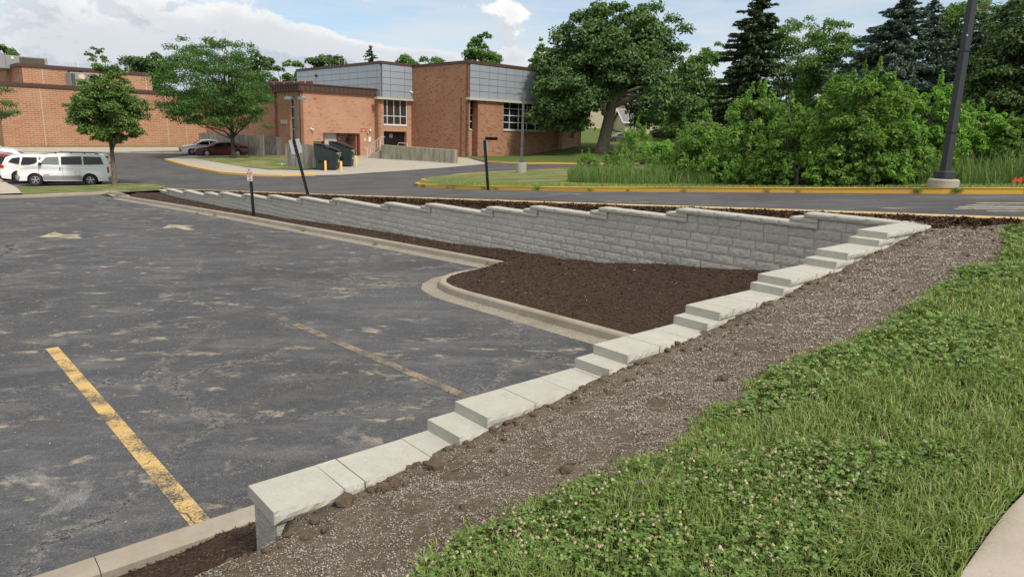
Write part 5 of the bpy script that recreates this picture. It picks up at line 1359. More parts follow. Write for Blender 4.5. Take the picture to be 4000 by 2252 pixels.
# white van, side towards the camera, nose to the left
vf = at(135, 730); vr = at(362, 724); rzv = math.atan2(vf.y-vr.y, vf.x-vr.x); mid = (vf+vr)/2
nrm_v = Vector((math.sin(rzv), -math.cos(rzv), 0)); nrm_v = -nrm_v if nrm_v.y > 0 else nrm_v
wb = (vf-vr).length; sc_ = wb/2.82
q = mid-nrm_v*.86; q.z = (vf.z+vr.z)/2
vprof = [(2.24, .30), (2.28, .48), (2.27, .78), (2.18, .98), (1.95, 1.08), (1.52, 1.20), (1.36, 1.25), (.86, 1.74), (.62, 1.83), (-.4, 1.88), (-1.9, 1.86), (-2.14, 1.80), (-2.30, 1.45), (-2.40, 1.0), (-2.42, .55), (-2.38, .32)]
def van_ex(t, yw, sidepoly):
    for f in (1, -1):
        r_ = MB(); r_.tube([(.55, f*.62, 1.88), (.35, f*.63, 1.945), (-1.7, f*.63, 1.945), (-1.95, f*.62, 1.89)], .022, 6); rk = r_.build('roof_rail', M['black'], t)
        for x in (.3, -.5, -1.2, -1.8): MB().box((x, f*.625, 1.905), (.09, .05, .06)).build('rail_foot', M['black'], rk)
        m_ = MB(); m_.bbox((1.08, f*.93, 1.28), (.13, .2, .17), 0, 0, .03); m_.build('mirror', M['plastic'], t)
        MB().box((.10, f*.885, 1.02), (.045, .02, .17)).build('door_handle', M['black'], t)
        for x in (1.18, -.02): MB().box((x, f*.884, .82), (.014, .006, .86)).build('door_gap', M['panel_gap'], t)
        g_ = MB(); 
        for a_, b_, c_, e_ in ((-.78, .88, .26, .012), (-.78, .66, .26, .012), (-.91, .77, .012, .23), (-.65, .77, .012, .23)): g_.box((a_, f*.884, b_), (c_, .005, e_))
        g_.build('fuel_flap', M['panel_gap'], t)
        MB().box((.82, f*.888, .66), (.28, .008, .03)).build('badge', M['plastic'], t)
    b_ = MB(); b_.bbox((2.27, 0, .50), (.22, 1.66, .24), 0, 0, .04); b_.build('front_bumper', M['silverlow'], t)
    MB().box((2.275, 0, .82), (.05, .95, .20)).build('grille', M['plastic'], t); MB().box((2.30, 0, .82), (.03, 1.2, .025)).build('grille_bar', M['silverlow'], t)
    MB().bbox((-2.40, 0, .48), (.16, 1.62, .22), 0, 0, .03).build('rear_bumper', M['silverlow'], t)
car('van', 'white van with dark rear windows and roof rails parked beside the young tree', q, rzv, 4.7, 1.76, vprof, 1.22, [1.41, -1.41], .355, M['carwhite'], .80,
    lower=[(1.02, .34), (1.02, .60), (-1.0, .62), (-1.0, .34)], windows=[([(1.12, 1.27), (.78, 1.66), (.15, 1.70), (.13, 1.27)], M['paleglass']), ([(.02, 1.27), (.02, 1.71), (-1.02, 1.74), (-1.04, 1.27)], M['carglass']), ([(-1.14, 1.27), (-1.12, 1.74), (-2.02, 1.72), (-2.16, 1.30)], M['carglass'])],
    wind=((1.34, 1.28), (.88, 1.72)), rearg=((-2.17, 1.72), (-2.33, 1.3)),
    lights=[(2.245, .66, .86, .10, .30, .12, M['lens'], 'headlight'), (2.265, .66, .72, .10, .30, .09, M['lens'], 'headlight'), (-2.39, .80, .98, .08, .12, .36, M['tail'], 'tail_light')], extras=van_ex, cat='van', z0=.30, spokes=5)
# row of cars left of the van: rear ends towards the camera side of the lot
suvp = [(2.2, .25), (2.28, .50), (2.22, .82), (1.9, .97), (1.25, 1.08), (.55, 1.50), (.2, 1.62), (-.8, 1.68), (-1.7, 1.62), (-2.0, 1.48), (-2.22, 1.05), (-2.32, .85), (-2.34, .5), (-2.26, .28)]
def suv_ex(t, yw, sidepoly):
    for f in (1, -1):
        MB().tube([(.3, f*.60, 1.68), (-.2, f*.61, 1.73), (-1.3, f*.61, 1.73), (-1.7, f*.60, 1.66)], .02, 6).build('roof_rail', M['alu'], t)
        MB().bbox((.85, f*.98, 1.1), (.12, .18, .13), 0, 0, .03).build('mirror', M['carwhite'], t)
        for x in (.72, -.28): MB().box((x, f*.905, .75), (.012, .006, .62)).build('door_gap', M['panel_gap'], t)
    MB().bbox((-2.27, 0, .36), (.20, 1.6, .22), 0, 0, .03).build('rear_valance', M['plastic'], t)
    MB().box((-2.335, 0, .88), (.03, .52, .14)).build('number_plate', M['plastic'], t)
wins = [[(.98, 1.10), (.40, 1.45), (-.25, 1.54), (-.25, 1.10)], [(-.35, 1.10), (-.35, 1.55), (-1.1, 1.55), (-1.2, 1.10)], [(-1.3, 1.12), (-1.22, 1.54), (-1.65, 1.48), (-1.85, 1.25)]]
row = Vector((DX, DY, 0))*2.75; grp = 'cars parked in the row left of the van'
def suv(i, lab, paint, fw, back=False, L=4.6, dz=0):
    qq = q+row*i+Vector((math.cos(rzv), math.sin(rzv), 0))*fw; qq.z = float(GU(qq.x, qq.y))+dz
    return car('suv', lab, qq, rzv+(math.pi if back else 0), L, 1.82, suvp, 1.06, [1.38, -1.36], .35, paint, .76, windows=[w for w in wins], wind=((1.16, 1.13), (.56, 1.48)), rearg=((-2.02, 1.44), (-2.2, 1.1)),
               lights=[(2.18, .68, .80, .14, .30, .12, M['lens'], 'headlight'), (-2.22, .72, .98, .22, .34, .17, M['tail'], 'tail_light')], extras=suv_ex, grp=grp, glassm=M['carglass'])
s1 = suv(1.0, 'white compact SUV with red tail lamps directly left of the van', M['carwhite'], .55, True)
s2 = suv(2.0, 'dark red car mostly hidden behind the white compact SUV', M['carred'], 2.5, True)
s3 = suv(3.05, 'large white SUV behind the compact one, its roof reaching furthest right', M['carwhite'], 2.1, True); s3.scale = (1.08, 1.05, 1.10)
s3.rotation_euler[2] = rzv+math.pi
s4 = suv(4.2, 'white car at the far left edge of the picture behind the large SUV', M['carwhite'], 2.6, True); s4.scale = (1.05, 1.05, 1.10)
# maroon saloon and white hatchback
mf = at(810, 613); mr = at(930, 611); rzm = math.atan2(mf.y-mr.y, mf.x-mr.x); mid = (mf+mr)/2; scm = (mf-mr).length/2.83
nv = Vector((math.sin(rzm), -math.cos(rzm), 0)); nv = -nv if nv.y > 0 else nv
salp = [(2.30, .22), (2.42, .42), (2.38, .66), (2.15, .80), (1.25, .95), (.55, 1.30), (.15, 1.42), (-.6, 1.45), (-1.15, 1.36), (-1.85, 1.08), (-2.30, 1.04), (-2.44, .86), (-2.42, .50), (-2.32, .26)]
def sal_ex(paint):
    def ex(t, yw, sidepoly):
        for f in (1, -1):
            MB().bbox((.95, f*.97, .98), (.14, .2, .12), 0, 0, .03).build('mirror', paint, t)
            MB().tube([(1.02, f*(yw(.97)+.012), .975), (.42, f*(yw(1.30)+.008), 1.31), (-.6, f*(yw(1.38)+.008), 1.39), (-1.2, f*(yw(1.27)+.01), 1.27), (-1.62, f*(yw(1.05)+.01), 1.05), (-1.45, f*(yw(.98)+.012), .985)], .014, 5).build('chrome_trim', M['alu'], t)
            for x in (.62, -.42): MB().box((x, f*.925, .62), (.012, .006, .62)).build('door_gap', M['black'], t)
        MB().bbox((2.37, 0, .50), (.10, 1.1, .22), 0, 0, .03).build('grille', M['plastic'], t); MB().box((2.41, 0, .68), (.04, .9, .07)).build('upper_grille', M['plastic'], t); MB().box((2.435, .1, .5), (.02, .32, .14)).build('number_plate', M['alu'], t)
    return ex
salw = [[(1.0, .98), (.42, 1.28), (-.28, 1.36), (-.30, .98)], [(-.38, .98), (-.36, 1.36), (-1.0, 1.33), (-1.28, 1.0)], [(-1.34, 1.02), (-1.10, 1.28), (-1.5, 1.1)]]
qm = mid-nv*.88
sal = car('car', 'dark maroon saloon with bright alloy wheels parked beside the fence', qm, rzm, 4.9, 1.86, salp, .96, [1.42, -1.41], .335, M['carmaroon'], .88, windows=salw, wind=((1.2, .99), (.58, 1.3)), rearg=((-1.2, 1.35), (-1.8, 1.11)),
    lights=[(2.22, .70, .70, .30, .30, .10, M['lens'], 'headlight'), (-2.34, .66, .88, .16, .42, .13, M['tail'], 'tail_light')], extras=sal_ex(M['carmaroon']), spokes=9, z0=.2)
sal.scale = (scm, scm, scm)
qw = qm-nv*2.9+Vector((math.cos(rzm), math.sin(rzm), 0))*1.1; qw.z = float(GU(qw.x, qw.y))
hat = car('car', 'white hatchback parked behind the maroon saloon', qw, rzm, 4.6, 1.80, [(x*.95, z*1.05) for x, z in salp], 1.0, [1.34, -1.34], .32, M['carwhite'], .86, windows=[[(x*.95, z*1.05) for x, z in w] for w in salw], wind=((1.14, 1.04), (.55, 1.37)), rearg=((-1.14, 1.41), (-1.7, 1.17)),
    lights=[(2.12, .68, .74, .28, .30, .11, M['glass'], 'headlight'), (-2.2, .64, .95, .16, .4, .13, M['tail'], 'tail_light')], extras=sal_ex(M['carwhite']), spokes=9, z0=.2)
hat.scale = (scm, scm, scm)
# small grey car by the oak, dark car in front of the houses
def flatcar(px0, px1, py, y, label, paint, wid=1.7, L=3.85, prof=None, roof=None, back=False, ws=None):
    a_, b_ = at_far(px0, py, y), at_far(px1, py, y+.0); rz_ = math.pi+.12; qq = (a_+b_)/2; k_ = (b_-a_).length/L; qq.z = float(GU(qq.x, qq.y))
    return qq, k_, rz_
def settle(px, py, y): 
    r = ray(px, py); return Vector((r[0]/r[1]*y, y, 0))
mp = [(1.78, .2), (1.86, .42), (1.80, .70), (1.55, .84), (1.0, .93), (.55, 1.30), (.3, 1.38), (-.9, 1.38), (-1.25, 1.30), (-1.5, .95), (-1.82, .86), (-1.88, .5), (-1.8, .24)]
cc = at(2425, 558); qq = Vector((cc.x, cc.y+.4, 0)); qq.z = float(GU(qq.x, qq.y)); kk = 102/ppm(cc)/3.75
mini = car('car', 'small grey car with black soft top parked behind the oak', qq, math.pi+.1, 3.75, 1.68, mp, .93, [1.22, -1.22], .31, M['cargrey'], .8, windows=[[(.85, .96), (.48, 1.26), (-.15, 1.31), (-.15, .96)], [(-.22, .96), (-.22, 1.31), (-.8, 1.29), (-.9, .96)]], wind=((.95, .97), (.58, 1.27)), rearg=((-1.3, 1.24), (-1.45, 1.02)),
    lights=[(1.68, .6, .70, .2, .24, .2, M['lens'], 'headlight'), (-1.80, .62, .72, .14, .2, .24, M['tail'], 'tail_light')], rim=M['rimdark'])
MB().bbox((-.35, 0, 1.36), (1.5, 1.22, .07), 0, 0, .02).build('soft_top', M['cloth'], mini); mini.scale = (kk, kk, kk)
cc = at(2610, 541); qq = Vector((cc.x, cc.y+.6, 0)); qq.z = float(GU(qq.x, qq.y)); kk = 150/ppm(cc)/4.8
pk = car('car', 'dark blue sport utility car partly hidden by the bushes before the pale house', qq, math.pi-.15, 4.8, 1.9, suvp, 1.06, [1.38, -1.36], .37, M['carnavy'], .78, windows=wins, wind=((1.16, 1.13), (.56, 1.48)), lights=[(2.18, .68, .80, .14, .30, .12, M['lens'], 'headlight')], rim=M['rimdark'])
pk.scale = (min(kk, 1.3),)*3
# ================================================================== TREES AND SHRUBS
def unit(v): return v/np.maximum(1e-9, np.linalg.norm(v, axis=-1, keepdims=True))
def leaf_quads(Pn, Nn, size, asp=.55, along=None, droop=0.0):
    """rhombic leaves at Pn with normals Nn"""
    n = len(Pn); T = unit(R.normal(size=(n, 3))) if along is None else unit(along+R.normal(size=(n, 3))*.35)
    T[:, 2] -= droop; T = unit(T-Nn*np.sum(T*Nn, 1, keepdims=True)); Bn = np.cross(Nn, T); s = (size*R.uniform(.6, 1.35, n))[:, None]
    V = np.stack([Pn-T*s*.5, Pn+Bn*s*asp*.5+Nn*s*.08, Pn+T*s*.5-Nn*s*.05, Pn-Bn*s*asp*.5+Nn*s*.08], 1)
    return V.reshape(-1, 3)
def clump_leaves(cl, total, size, asp=.55, up=.35, fill=.25, droop=0.0, flat=.8):
    cl = np.array(cl, float); w = cl[:, 3]**2; k = R.choice(len(cl), total, p=w/w.sum()); c = cl[k]
    d = unit(R.normal(size=(total, 3))); d[:, 2] = np.where(d[:, 2] < -.35, -d[:, 2]*.6, d[:, 2])
    rr = c[:, 3]*np.where(R.random(total) < fill, R.uniform(.2, .8, total), R.uniform(.78, 1.08, total))*(1+.22*np.sin(d[:, 0]*7+c[:, 0]*5)*np.sin(d[:, 1]*6+d[:, 2]*5+c[:, 2]))
    P_ = c[:, :3]+d*rr[:, None]*np.array([1, 1, flat]); N_ = unit(d*.9+R.normal(size=(total, 3))*.55+np.array([0, 0, up]))
    return leaf_quads(P_, N_, size, asp, None, droop)
def crown_mesh(name, V, mt, parent): V = np.asarray(V); return npmesh(name, V, np.arange(len(V)).reshape(-1, 4), mt, parent)
def branches(parent, mt, trunk, limbs, name='branch', per=True):
    mb = MB()
    for pts, r0_, r1_ in limbs:
        n_ = len(pts); mb.tube(pts, [r0_+(r1_-r0_)*i/(n_-1) for i in range(n_)], 6)
    o = mb.build(name, mt, parent, True); o['kind'] = 'stuff'; return o
def wig(a, b_, n=4, amp=.12, sag=0.0):
    a, b_ = Vector(a), Vector(b_); L = (b_-a).length; out = [a]
    for i in range(1, n): t = i/n; out.append(a.lerp(b_, t)+Vector((rnd.uniform(-1, 1), rnd.uniform(-1, 1), rnd.uniform(-1, 1)))*amp*L*.5+Vector((0, 0, sag*L*math.sin(math.pi*t))))
    return out+[b_]
def broadleaf(label, base, prof, nclump, nleaf, leafsize, mt, bmt, trunk_r, fork, cr=.2, name='broadleaf_tree', cat='tree', group=None, depthk=.85, asp=.55, keep=None, extra=(), trunk_pts=None, fill=.25, up=.35, limbs=14, dy=0, parts=True, droop=0.0, sides=9, flat=.8):
    """prof: [(row, centre column, half width)] in pixels at the tree's own distance, turned into metres there"""
    k = 1/ppm(base); bx, by = prof_base
    t = thing(name, label, cat, base, 0, group)
    top = min(p[0] for p in prof); bot = max(p[0] for p in prof)
    pr = sorted(prof); rows = [p[0] for p in pr]; cl = []
    vert = lambda row, col: (by-row)*k
    tries = 0
    while len(cl) < nclump and tries < nclump*60:
        tries += 1; row = rnd.uniform(top, bot); cx = np.interp(row, rows, [p[1] for p in pr]); hw = np.interp(row, rows, [p[2] for p in pr])
        if rnd.random() > hw/max(p[2] for p in pr): continue
        a = rnd.uniform(0, 2*math.pi); q = rnd.random()**.42; r_ = hw*cr*rnd.uniform(.65, 1.25)+3
        r_ = min(r_, hw*.8+3, (bot-top)*.22); col = cx+(hw-r_*.8)*q*math.cos(a); dep = (hw-r_*.8)*q*math.sin(a)*depthk
        if keep and not keep(col, row, dep): continue
        leanx = (col-bx)*k
        cl.append((leanx, dep*k, (by-row)*k, r_*k))
    for (row, col, dep, r_) in extra: cl.append(((col-bx)*k, dep*k, (by-row)*k, r_*k))
    crown_mesh('crown', clump_leaves(cl, nleaf, leafsize, asp, up, fill, droop, flat), mt, t)
    H = (by-fork)*k
    tp = trunk_pts or [(0, 0, -.3), (0, 0, .15), (0, 0, H*.5), (0, 0, H), (0, 0, H+((by-top)*k-H)*.45), (0, 0, H+((by-top)*k-H)*.8)]
    rr = [trunk_r*1.5, trunk_r*1.12, trunk_r*.95, trunk_r*.85, trunk_r*.45, trunk_r*.12]
    mb = MB(); mb.tube(tp, rr[:len(tp)], sides); mb.build('trunk', bmt, t, True)
    lim = []
    top_pts = [Vector(p) for p in tp[3:]]
    for c in rnd.sample(cl, min(limbs, len(cl))):
        s_ = rnd.choice([0, 0, 1]); a = top_pts[0].lerp(top_pts[1], rnd.random()) if s_ == 0 and len(top_pts) > 1 else top_pts[min(1, len(top_pts)-1)]
        if a.z > c[2]: a = top_pts[0]
        lim.append((wig(a, c[:3], 4, .16, .05), trunk_r*rnd.uniform(.3, .5), trunk_r*.06))
    branches(t, bmt, None, lim)
    return t
def PB(px, py, G=GU):
    global prof_base
    prof_base = (px, py); return at(px, py, G)
# young tree in the strip (pale lime-green leaves)
b0 = PB(450, 722, off(GV, .11))
broadleaf('young tree with yellow-green leaves and a forked trunk standing beside the white van', b0,
          [(212, 440, 16), (235, 438, 40), (262, 440, 58), (300, 445, 78), (350, 448, 105), (395, 452, 130), (425, 448, 162), (460, 450, 160), (500, 452, 150), (535, 455, 118), (560, 448, 70)],
          150, 46000, .125, M['linden'], M['bark'], .135, 600, .20, 'lime_tree', fill=.35, up=.3, extra=[(218, 415, 0, 12), (240, 398, 0, 14), (250, 455, 0, 12), (225, 440, 0, 9), (428, 292, 0, 16), (432, 600, 0, 14)])
b0 = PB(912, 618, off(GU, .13))
broadleaf('wide feathery dark green tree standing on the island in front of the parked saloon', b0,
          [(172, 920, 45), (200, 890, 145), (240, 870, 200), (290, 862, 230), (340, 858, 248), (390, 860, 250), (440, 868, 238), (480, 880, 195), (505, 890, 130)],
          210, 52000, .20, M['locust'], M['darkbark'], .21, 545, .15, 'locust_tree', asp=.4, fill=.4, up=.25, extra=[(185, 745, 0, 26), (215, 700, 0, 30), (200, 960, 0, 25), (480, 690, 0, 22), (500, 1050, 0, 25), (260, 690, 0, 26), (425, 640, 0, 22)], limbs=26, droop=.25)
# partial tree at the far left edge
b0 = PB(-60, 640)
broadleaf('loose feathery tree cut off by the left edge of the picture', b0, [(285, -60, 60), (330, -60, 120), (400, -60, 150), (450, -60, 150), (475, -60, 100)], 46, 7000, .17, M['locust'], M['darkbark'], .2, 560, .16, 'locust_tree', asp=.4, fill=.4, droop=.3)
# big oak
PB(2350, 597); ok_ = at(2350, 597, lambda x, y: GU(x, y)+.0)
ok_ = Vector(ray(2350, 597)*(74/ray(2350, 597)[1])); ok_.z = float(GU(ok_.x, ok_.y))+.1
keep = lambda c, r, d: not (r > 440 and 2315 < c < 2500) and not (r > 400 and abs(c-2370) < 60) and not (r > 470 and c > 2560)
broadleaf('huge spreading oak with a thick pale trunk right of the school building', ok_,
          [(58, 2410, 60), (85, 2400, 150), (125, 2395, 215), (170, 2390, 255), (230, 2385, 290), (300, 2385, 310), (370, 2385, 322), (430, 2375, 318), (480, 2350, 290), (520, 2200, 110)],
          250, 92000, .34, M['oak'], M['oakbark'], .62, 440, .165, 'oak_tree', keep=keep, fill=.28, up=.45,
          extra=[(450, 2110, -60, 44), (490, 2095, -60, 36), (470, 2075, -50, 34), (500, 2150, -70, 40), (520, 2170, -70, 22), (470, 2200, -70, 45), (505, 2225, -60, 30), (420, 2150, -50, 45), (400, 2100, -40, 40), (360, 2110, -30, 42), (520, 2115, -60, 20), (450, 2250, -50, 42), (120, 2235, 0, 32), (150, 2200, 0, 34), (190, 2165, 0, 38), (250, 2130, 0, 38), (68, 2310, 0, 34), (80, 2330, 0, 38), (70, 2520, 0, 38), (110, 2590, 0, 38), (140, 2640, 0, 34),
                 (440, 2620, -30, 46), (455, 2560, -40, 42), (470, 2640, 0, 34), (400, 2680, 0, 38), (340, 2700, 0, 34), (440, 2480, 50, 40)], limbs=26,
          trunk_pts=[(0, 0, -.4), (.1, 0, .4), (.55, 0, 3.2), (.9, 0, 5.6), (1.6, 0, 9.2), (2.0, 0, 13)])
ko = 1/ppm(ok_); mb = MB(); mb.tube([(.75, 0, 4.6), (2.0, -.4, 5.2), (3.6, -.6, 5.9), (5.6, -.8, 6.1), (8.2, -.6, 5.4)], [.34, .28, .24, .18, .08], 8)
lb = mb.build('limb', M['oakbark'], None, True); lb.parent = [o for o in bpy.data.objects if o.name.startswith('oak_tree')][0]
mb = MB(); mb.tube([(.0, -.5, 4.0), (-.05, -.78, 4.0)], [.36, .30], 10); kn = mb.build('burl', M['oakbark'], None, True); kn.parent = lb.parent
mb = MB(); mb.tube([(.6, 0, 5.0), (-1.6, -.5, 6.0), (-4.0, -.6, 6.3), (-7.0, -.6, 5.2)], [.26, .2, .15, .06], 7); l2 = mb.build('limb', M['oakbark'], None, True); l2.parent = lb.parent
# generic deciduous trees behind
def bg(label, px, py, y, prof, nc, nl, sz_, mt, tr=.25, grp='trees behind the school', name='broadleaf_tree', fork=None, **kw):
    global prof_base
    r = ray(px, py); q = Vector(r*(y/r[1])); prof_base = (px, py); 
    return broadleaf(label, q, prof, int(nc*1.6), int(nl*1.5), sz_, mt, M['darkbark'], tr, fork or (py-(py-min(p[0] for p in prof))*.25), .26, name, group=grp, **kw)
bg('dark rounded tree rising behind the brick hall right of the young tree', 590, 560, 120, [(222, 600, 40), (250, 595, 90), (300, 590, 110), (400, 590, 110)], 40, 9000, .5, M['darkleaf'])
bg('dark tree behind the school, right edge of the feathery tree', 1040, 560, 115, [(235, 1035, 30), (260, 1030, 60), (330, 1030, 70), (420, 1030, 70)], 26, 5000, .5, M['darkleaf'])
bg('green tree behind the brown fascia beside the aerial mast', 1140, 560, 118, [(252, 1150, 30), (280, 1145, 62), (340, 1145, 70), (420, 1145, 70)], 26, 5000, .5, M['maple'])
bg('low tree crown showing over the left part of the grey panel roof', 1290, 560, 125, [(242, 1300, 60), (262, 1280, 120), (330, 1280, 130)], 30, 5000, .5, M['darkleaf'])
bg('tree tops at the far left above the rooftop unit, farthest left', 45, 560, 130, [(198, 20, 20), (215, 40, 80), (280, 40, 90)], 22, 4000, .5, M['maple'])
bg('bright green leafy tree standing above the brick tower roof', 1880, 560, 112, [(158, 1885, 35), (185, 1880, 62), (225, 1875, 78), (320, 1875, 80)], 34, 7000, .45, M['maple'])
bg('small tree tops peeping over the tower roof edge', 1650, 560, 120, [(236, 1655, 70), (255, 1650, 110), (320, 1650, 110)], 18, 2500, .45, M['maple'])
bg('pale loose tree behind the left side of the oak', 2110, 560, 112, [(178, 2100, 25), (210, 2095, 45), (280, 2110, 60), (400, 2120, 80)], 26, 4200, .45, M['maple'])
bg('dense tree between the oak and the dark spruce', 2700, 600, 100, [(190, 2760, 40), (240, 2730, 80), (320, 2700, 110), (450, 2690, 130), (540, 2690, 120)], 60, 12000, .42, M['maple'], grp='trees behind the shrubs')
bg('dark leafy mass behind the right side of the oak', 2600, 600, 108, [(260, 2640, 60), (330, 2640, 90), (440, 2620, 120), (500, 2620, 100)], 40, 8000, .45, M['darkleaf'], grp='trees behind the shrubs')
bg('wind-blown light green tree right of the dark spruce', 3070, 640, 72, [(112, 3070, 60), (150, 3060, 115), (220, 3060, 140), (320, 3060, 150), (430, 3080, 140), (560, 3080, 130)], 70, 15000, .30, M['maple'], grp='trees behind the shrubs', asp=.4)
bg('wind-blown green tree left of the blue spruce', 3200, 640, 66, [(118, 3190, 60), (160, 3200, 105), (250, 3210, 130), (380, 3200, 130), (560, 3200, 110)], 60, 13000, .30, M['maple'], grp='trees behind the shrubs', asp=.4)
bg('tall dark oak behind the lamp post at the right edge', 3900, 700, 40, [(45, 3890, 70), (80, 3900, 140), (150, 3905, 160), (260, 3910, 190), (380, 3900, 200), (520, 3890, 190), (600, 3880, 150)], 110, 30000, .20, M['darkleaf'], grp='trees behind the shrubs', tr=.3)
bg('light green tree top left of the leaning look of the lamp post' if False else 'light green tree top behind the upper part of the lamp post', 3700, 660, 62, [(50, 3700, 80), (90, 3690, 130), (180, 3700, 150), (320, 3700, 120), (500, 3700, 120)], 50, 11000, .28, M['maple'], grp='trees behind the shrubs')
bg('dark tree cut off by the right edge of the picture', 4150, 700, 38, [(90, 4120, 60), (180, 4120, 150), (400, 4120, 170), (600, 4120, 150)], 60, 9000, .24, M['darkleaf'], grp='trees behind the shrubs', tr=.3)
bg('dark undergrowth tree behind the tall shrubs', 3420, 690, 48, [(330, 3420, 150), (430, 3420, 260), (560, 3420, 280), (660, 3420, 240)], 60, 9000, .3, M['darkleaf'], grp='trees behind the shrubs')
# spruces
def spruce(label, px, py, y, prof, nb, per, mt, grp='spruce trees', tr=.22, size=.34, dead=0, name='spruce_tree', bare=None):
    r = ray(px, py); q = Vector(r*(y/r[1])); k = 1/ppm(q); t = thing(name, label, 'tree', q, 0, grp)
    pr = sorted(prof); rows = [p[0] for p in pr]; top, bot = rows[0], rows[-1]; H = (py-top)*k
    Pn, Al, W_ = [], [], []
    vis = []
    rows_l = np.linspace(0, 1, nb)**.9
    for u in rows_l:
        row = top+(bot-top)*min(1, u+rnd.uniform(-.008, .008)); hw = float(np.interp(row, rows, [p[2] for p in pr])); cx = float(np.interp(row, rows, [p[1] for p in pr]))
        a = rnd.uniform(0, 2*math.pi); L = max(.25, hw*k*rnd.choice([rnd.uniform(.55, .8), rnd.uniform(.8, 1.12)])); z0_ = (py-row)*k; x0_ = (cx-px)*k
        n_ = max(6, int(per*L)); tt = R.uniform(.12, 1, n_)**.8; dr = -.28*L*tt**1.2+.20*L*np.clip(tt-.62, 0, 1)*1.6
        wd = .24*L*(1.02-tt)+.10; side = R.uniform(-1, 1, n_)*wd
        ca, sa = math.cos(a), math.sin(a)
        P_ = np.stack([x0_+ca*L*tt-sa*side, sa*L*tt+ca*side, z0_+dr-np.abs(side)*.28-R.random(n_)*.10*L*.6], 1); Pn.append(P_)
        Al.append(np.stack([np.full(n_, ca)-sa*side*1.2, np.full(n_, sa)+ca*side*1.2, np.full(n_, -.35)], 1)); vis.append(((x0_, 0, z0_), (x0_+ca*L*.85, sa*L*.85, z0_-.22*L)))
    Pn = np.concatenate(Pn); Al = np.concatenate(Al); N_ = unit(np.array([0, 0, 1.0])+R.normal(size=Pn.shape)*.55)
    crown_mesh('crown', leaf_quads(Pn, N_, size, .34, Al, .1), mt, t)
    lx = (pr[0][1]-px)*k
    MB().tube([(0, 0, -.5), (0, 0, H*.3), (lx*.5, 0, H*.6), (lx, 0, H*.99)], [tr, tr*.8, tr*.5, .03], 7).build('trunk', M['darkbark'], t, True)
    branches(t, M['darkbark'], None, [(wig(a, b_, 3, .03), .035, .01) for a, b_ in vis[::3]])
    if bare:
        z1_ = (py-bare)*k; lim = []
        for i in range(26):
            z = H+(z1_-H)*rnd.random(); a = rnd.uniform(0, 6.28); L = .3+.9*(z1_-z)/(z1_-H); lim.append(([(lx, 0, z), (lx+math.cos(a)*L, math.sin(a)*L, z+.05)], .02, .008))
        lim.append(([(lx, 0, H*.9), (lx, 0, z1_)], .06, .02)); branches(t, M['bark'], None, lim, 'bare_top')
    return t
spruce('tall dark green spruce standing between the oak and the light green trees', 2895, 640, 60, [(-25, 2915, 12), (30, 2912, 50), (80, 2905, 75), (150, 2905, 100), (230, 2900, 125), (320, 2895, 150), (420, 2880, 170), (520, 2880, 175)], 330, 62, M['spruce'], tr=.28, size=.42)
spruce('broad blue-green spruce with a pointed top left of its smaller neighbour', 3440, 690, 46, [(-60, 3455, 8), (20, 3450, 32), (90, 3435, 95), (170, 3420, 165), (260, 3415, 225), (350, 3410, 255), (450, 3420, 220), (560, 3420, 200)], 330, 78, M['bluespruce'], tr=.22, size=.32)
spruce('slim blue-green spruce top right of the broad one', 3548, 690, 50, [(18, 3555, 6), (60, 3550, 34), (100, 3548, 52), (160, 3550, 90), (260, 3560, 130), (400, 3560, 150), (560, 3560, 150)], 230, 70, M['bluespruce'], size=.32)
spruce('dark spruce with a bare brown top behind the lamp post', 3735, 690, 46, [(90, 3745, 10), (140, 3740, 70), (220, 3720, 120), (320, 3710, 150), (440, 3710, 165), (580, 3710, 165)], 230, 74, M['bluespruce'], size=.32, bare=-15)
spruce('lone small conifer top peeping over the grey panel roof', 1455, 560, 112, [(197, 1457, 5), (215, 1456, 20), (240, 1455, 30), (330, 1455, 45)], 70, 30, M['spruce'], size=.45, grp='trees behind the school')
# shrubs behind the yellow kerb
VG = off(GU, RA-.02)
def shrub(label, px, py, top, hw, nc, nl, mt, sz=.15, asp=.42, cr=.24, tilt=0, spikes=14, low=.35):
    base = PB(px, py, VG); H = py-top
    pr = [(top+H*.10, px+tilt, hw*.45), (top+H*.2, px+tilt*.8, hw*.80), (top+H*.42, px+tilt*.5, hw*1.0), (top+H*.65, px, hw*1.08), (top+H*.85, px, hw*1.05), (py-4, px, hw*.95)]
    ex = []
    for i in range(spikes):
        c = px+tilt+rnd.uniform(-.9, .9)*hw; f = 1-abs(c-px-tilt)/hw; r0_ = top+H*(.40-.40*f); dz_ = rnd.uniform(-.4, .4)*hw; lx_ = (c-px)/hw*3
        for j in range(6): ex.append((r0_-j*8+14, c+j*lx_, dz_, 9-j*1.3))
    return broadleaf(label, base, pr, int(nc*2.4), int(nl*1.6), sz*.70, mt, M['bark'], .045, py-H*.3, cr*.68, 'shrub', 'shrub', 'shrubs behind the yellow kerb', asp=asp, fill=.45, up=.5, limbs=18, extra=ex, depthk=.8, sides=6, flat=1.12)
shrub('light green young sumac shrub in front of the grey car', 2475, 640, 478, 60, 22, 3200, M['bushlight'], .26, .3, .3, spikes=5)
shrub('knee-high weedy shrub at the left tip of the tall grass', 2300, 668, 606, 52, 16, 1500, M['bush'], .15, spikes=5)
shrub('low weedy shrub in the tall grass, second from the left end of the thicket', 2410, 682, 592, 66, 20, 2200, M['bush'], .15, spikes=6)
shrub('low yellowish shrub at the left end of the thicket', 2590, 668, 545, 75, 26, 4200, M['bushlight'], .22, .35, spikes=4)
shrub('leafy bright green shrub left of the rounded tall one', 2740, 700, 455, 135, 46, 9000, M['bush'], .19, .4, spikes=12)
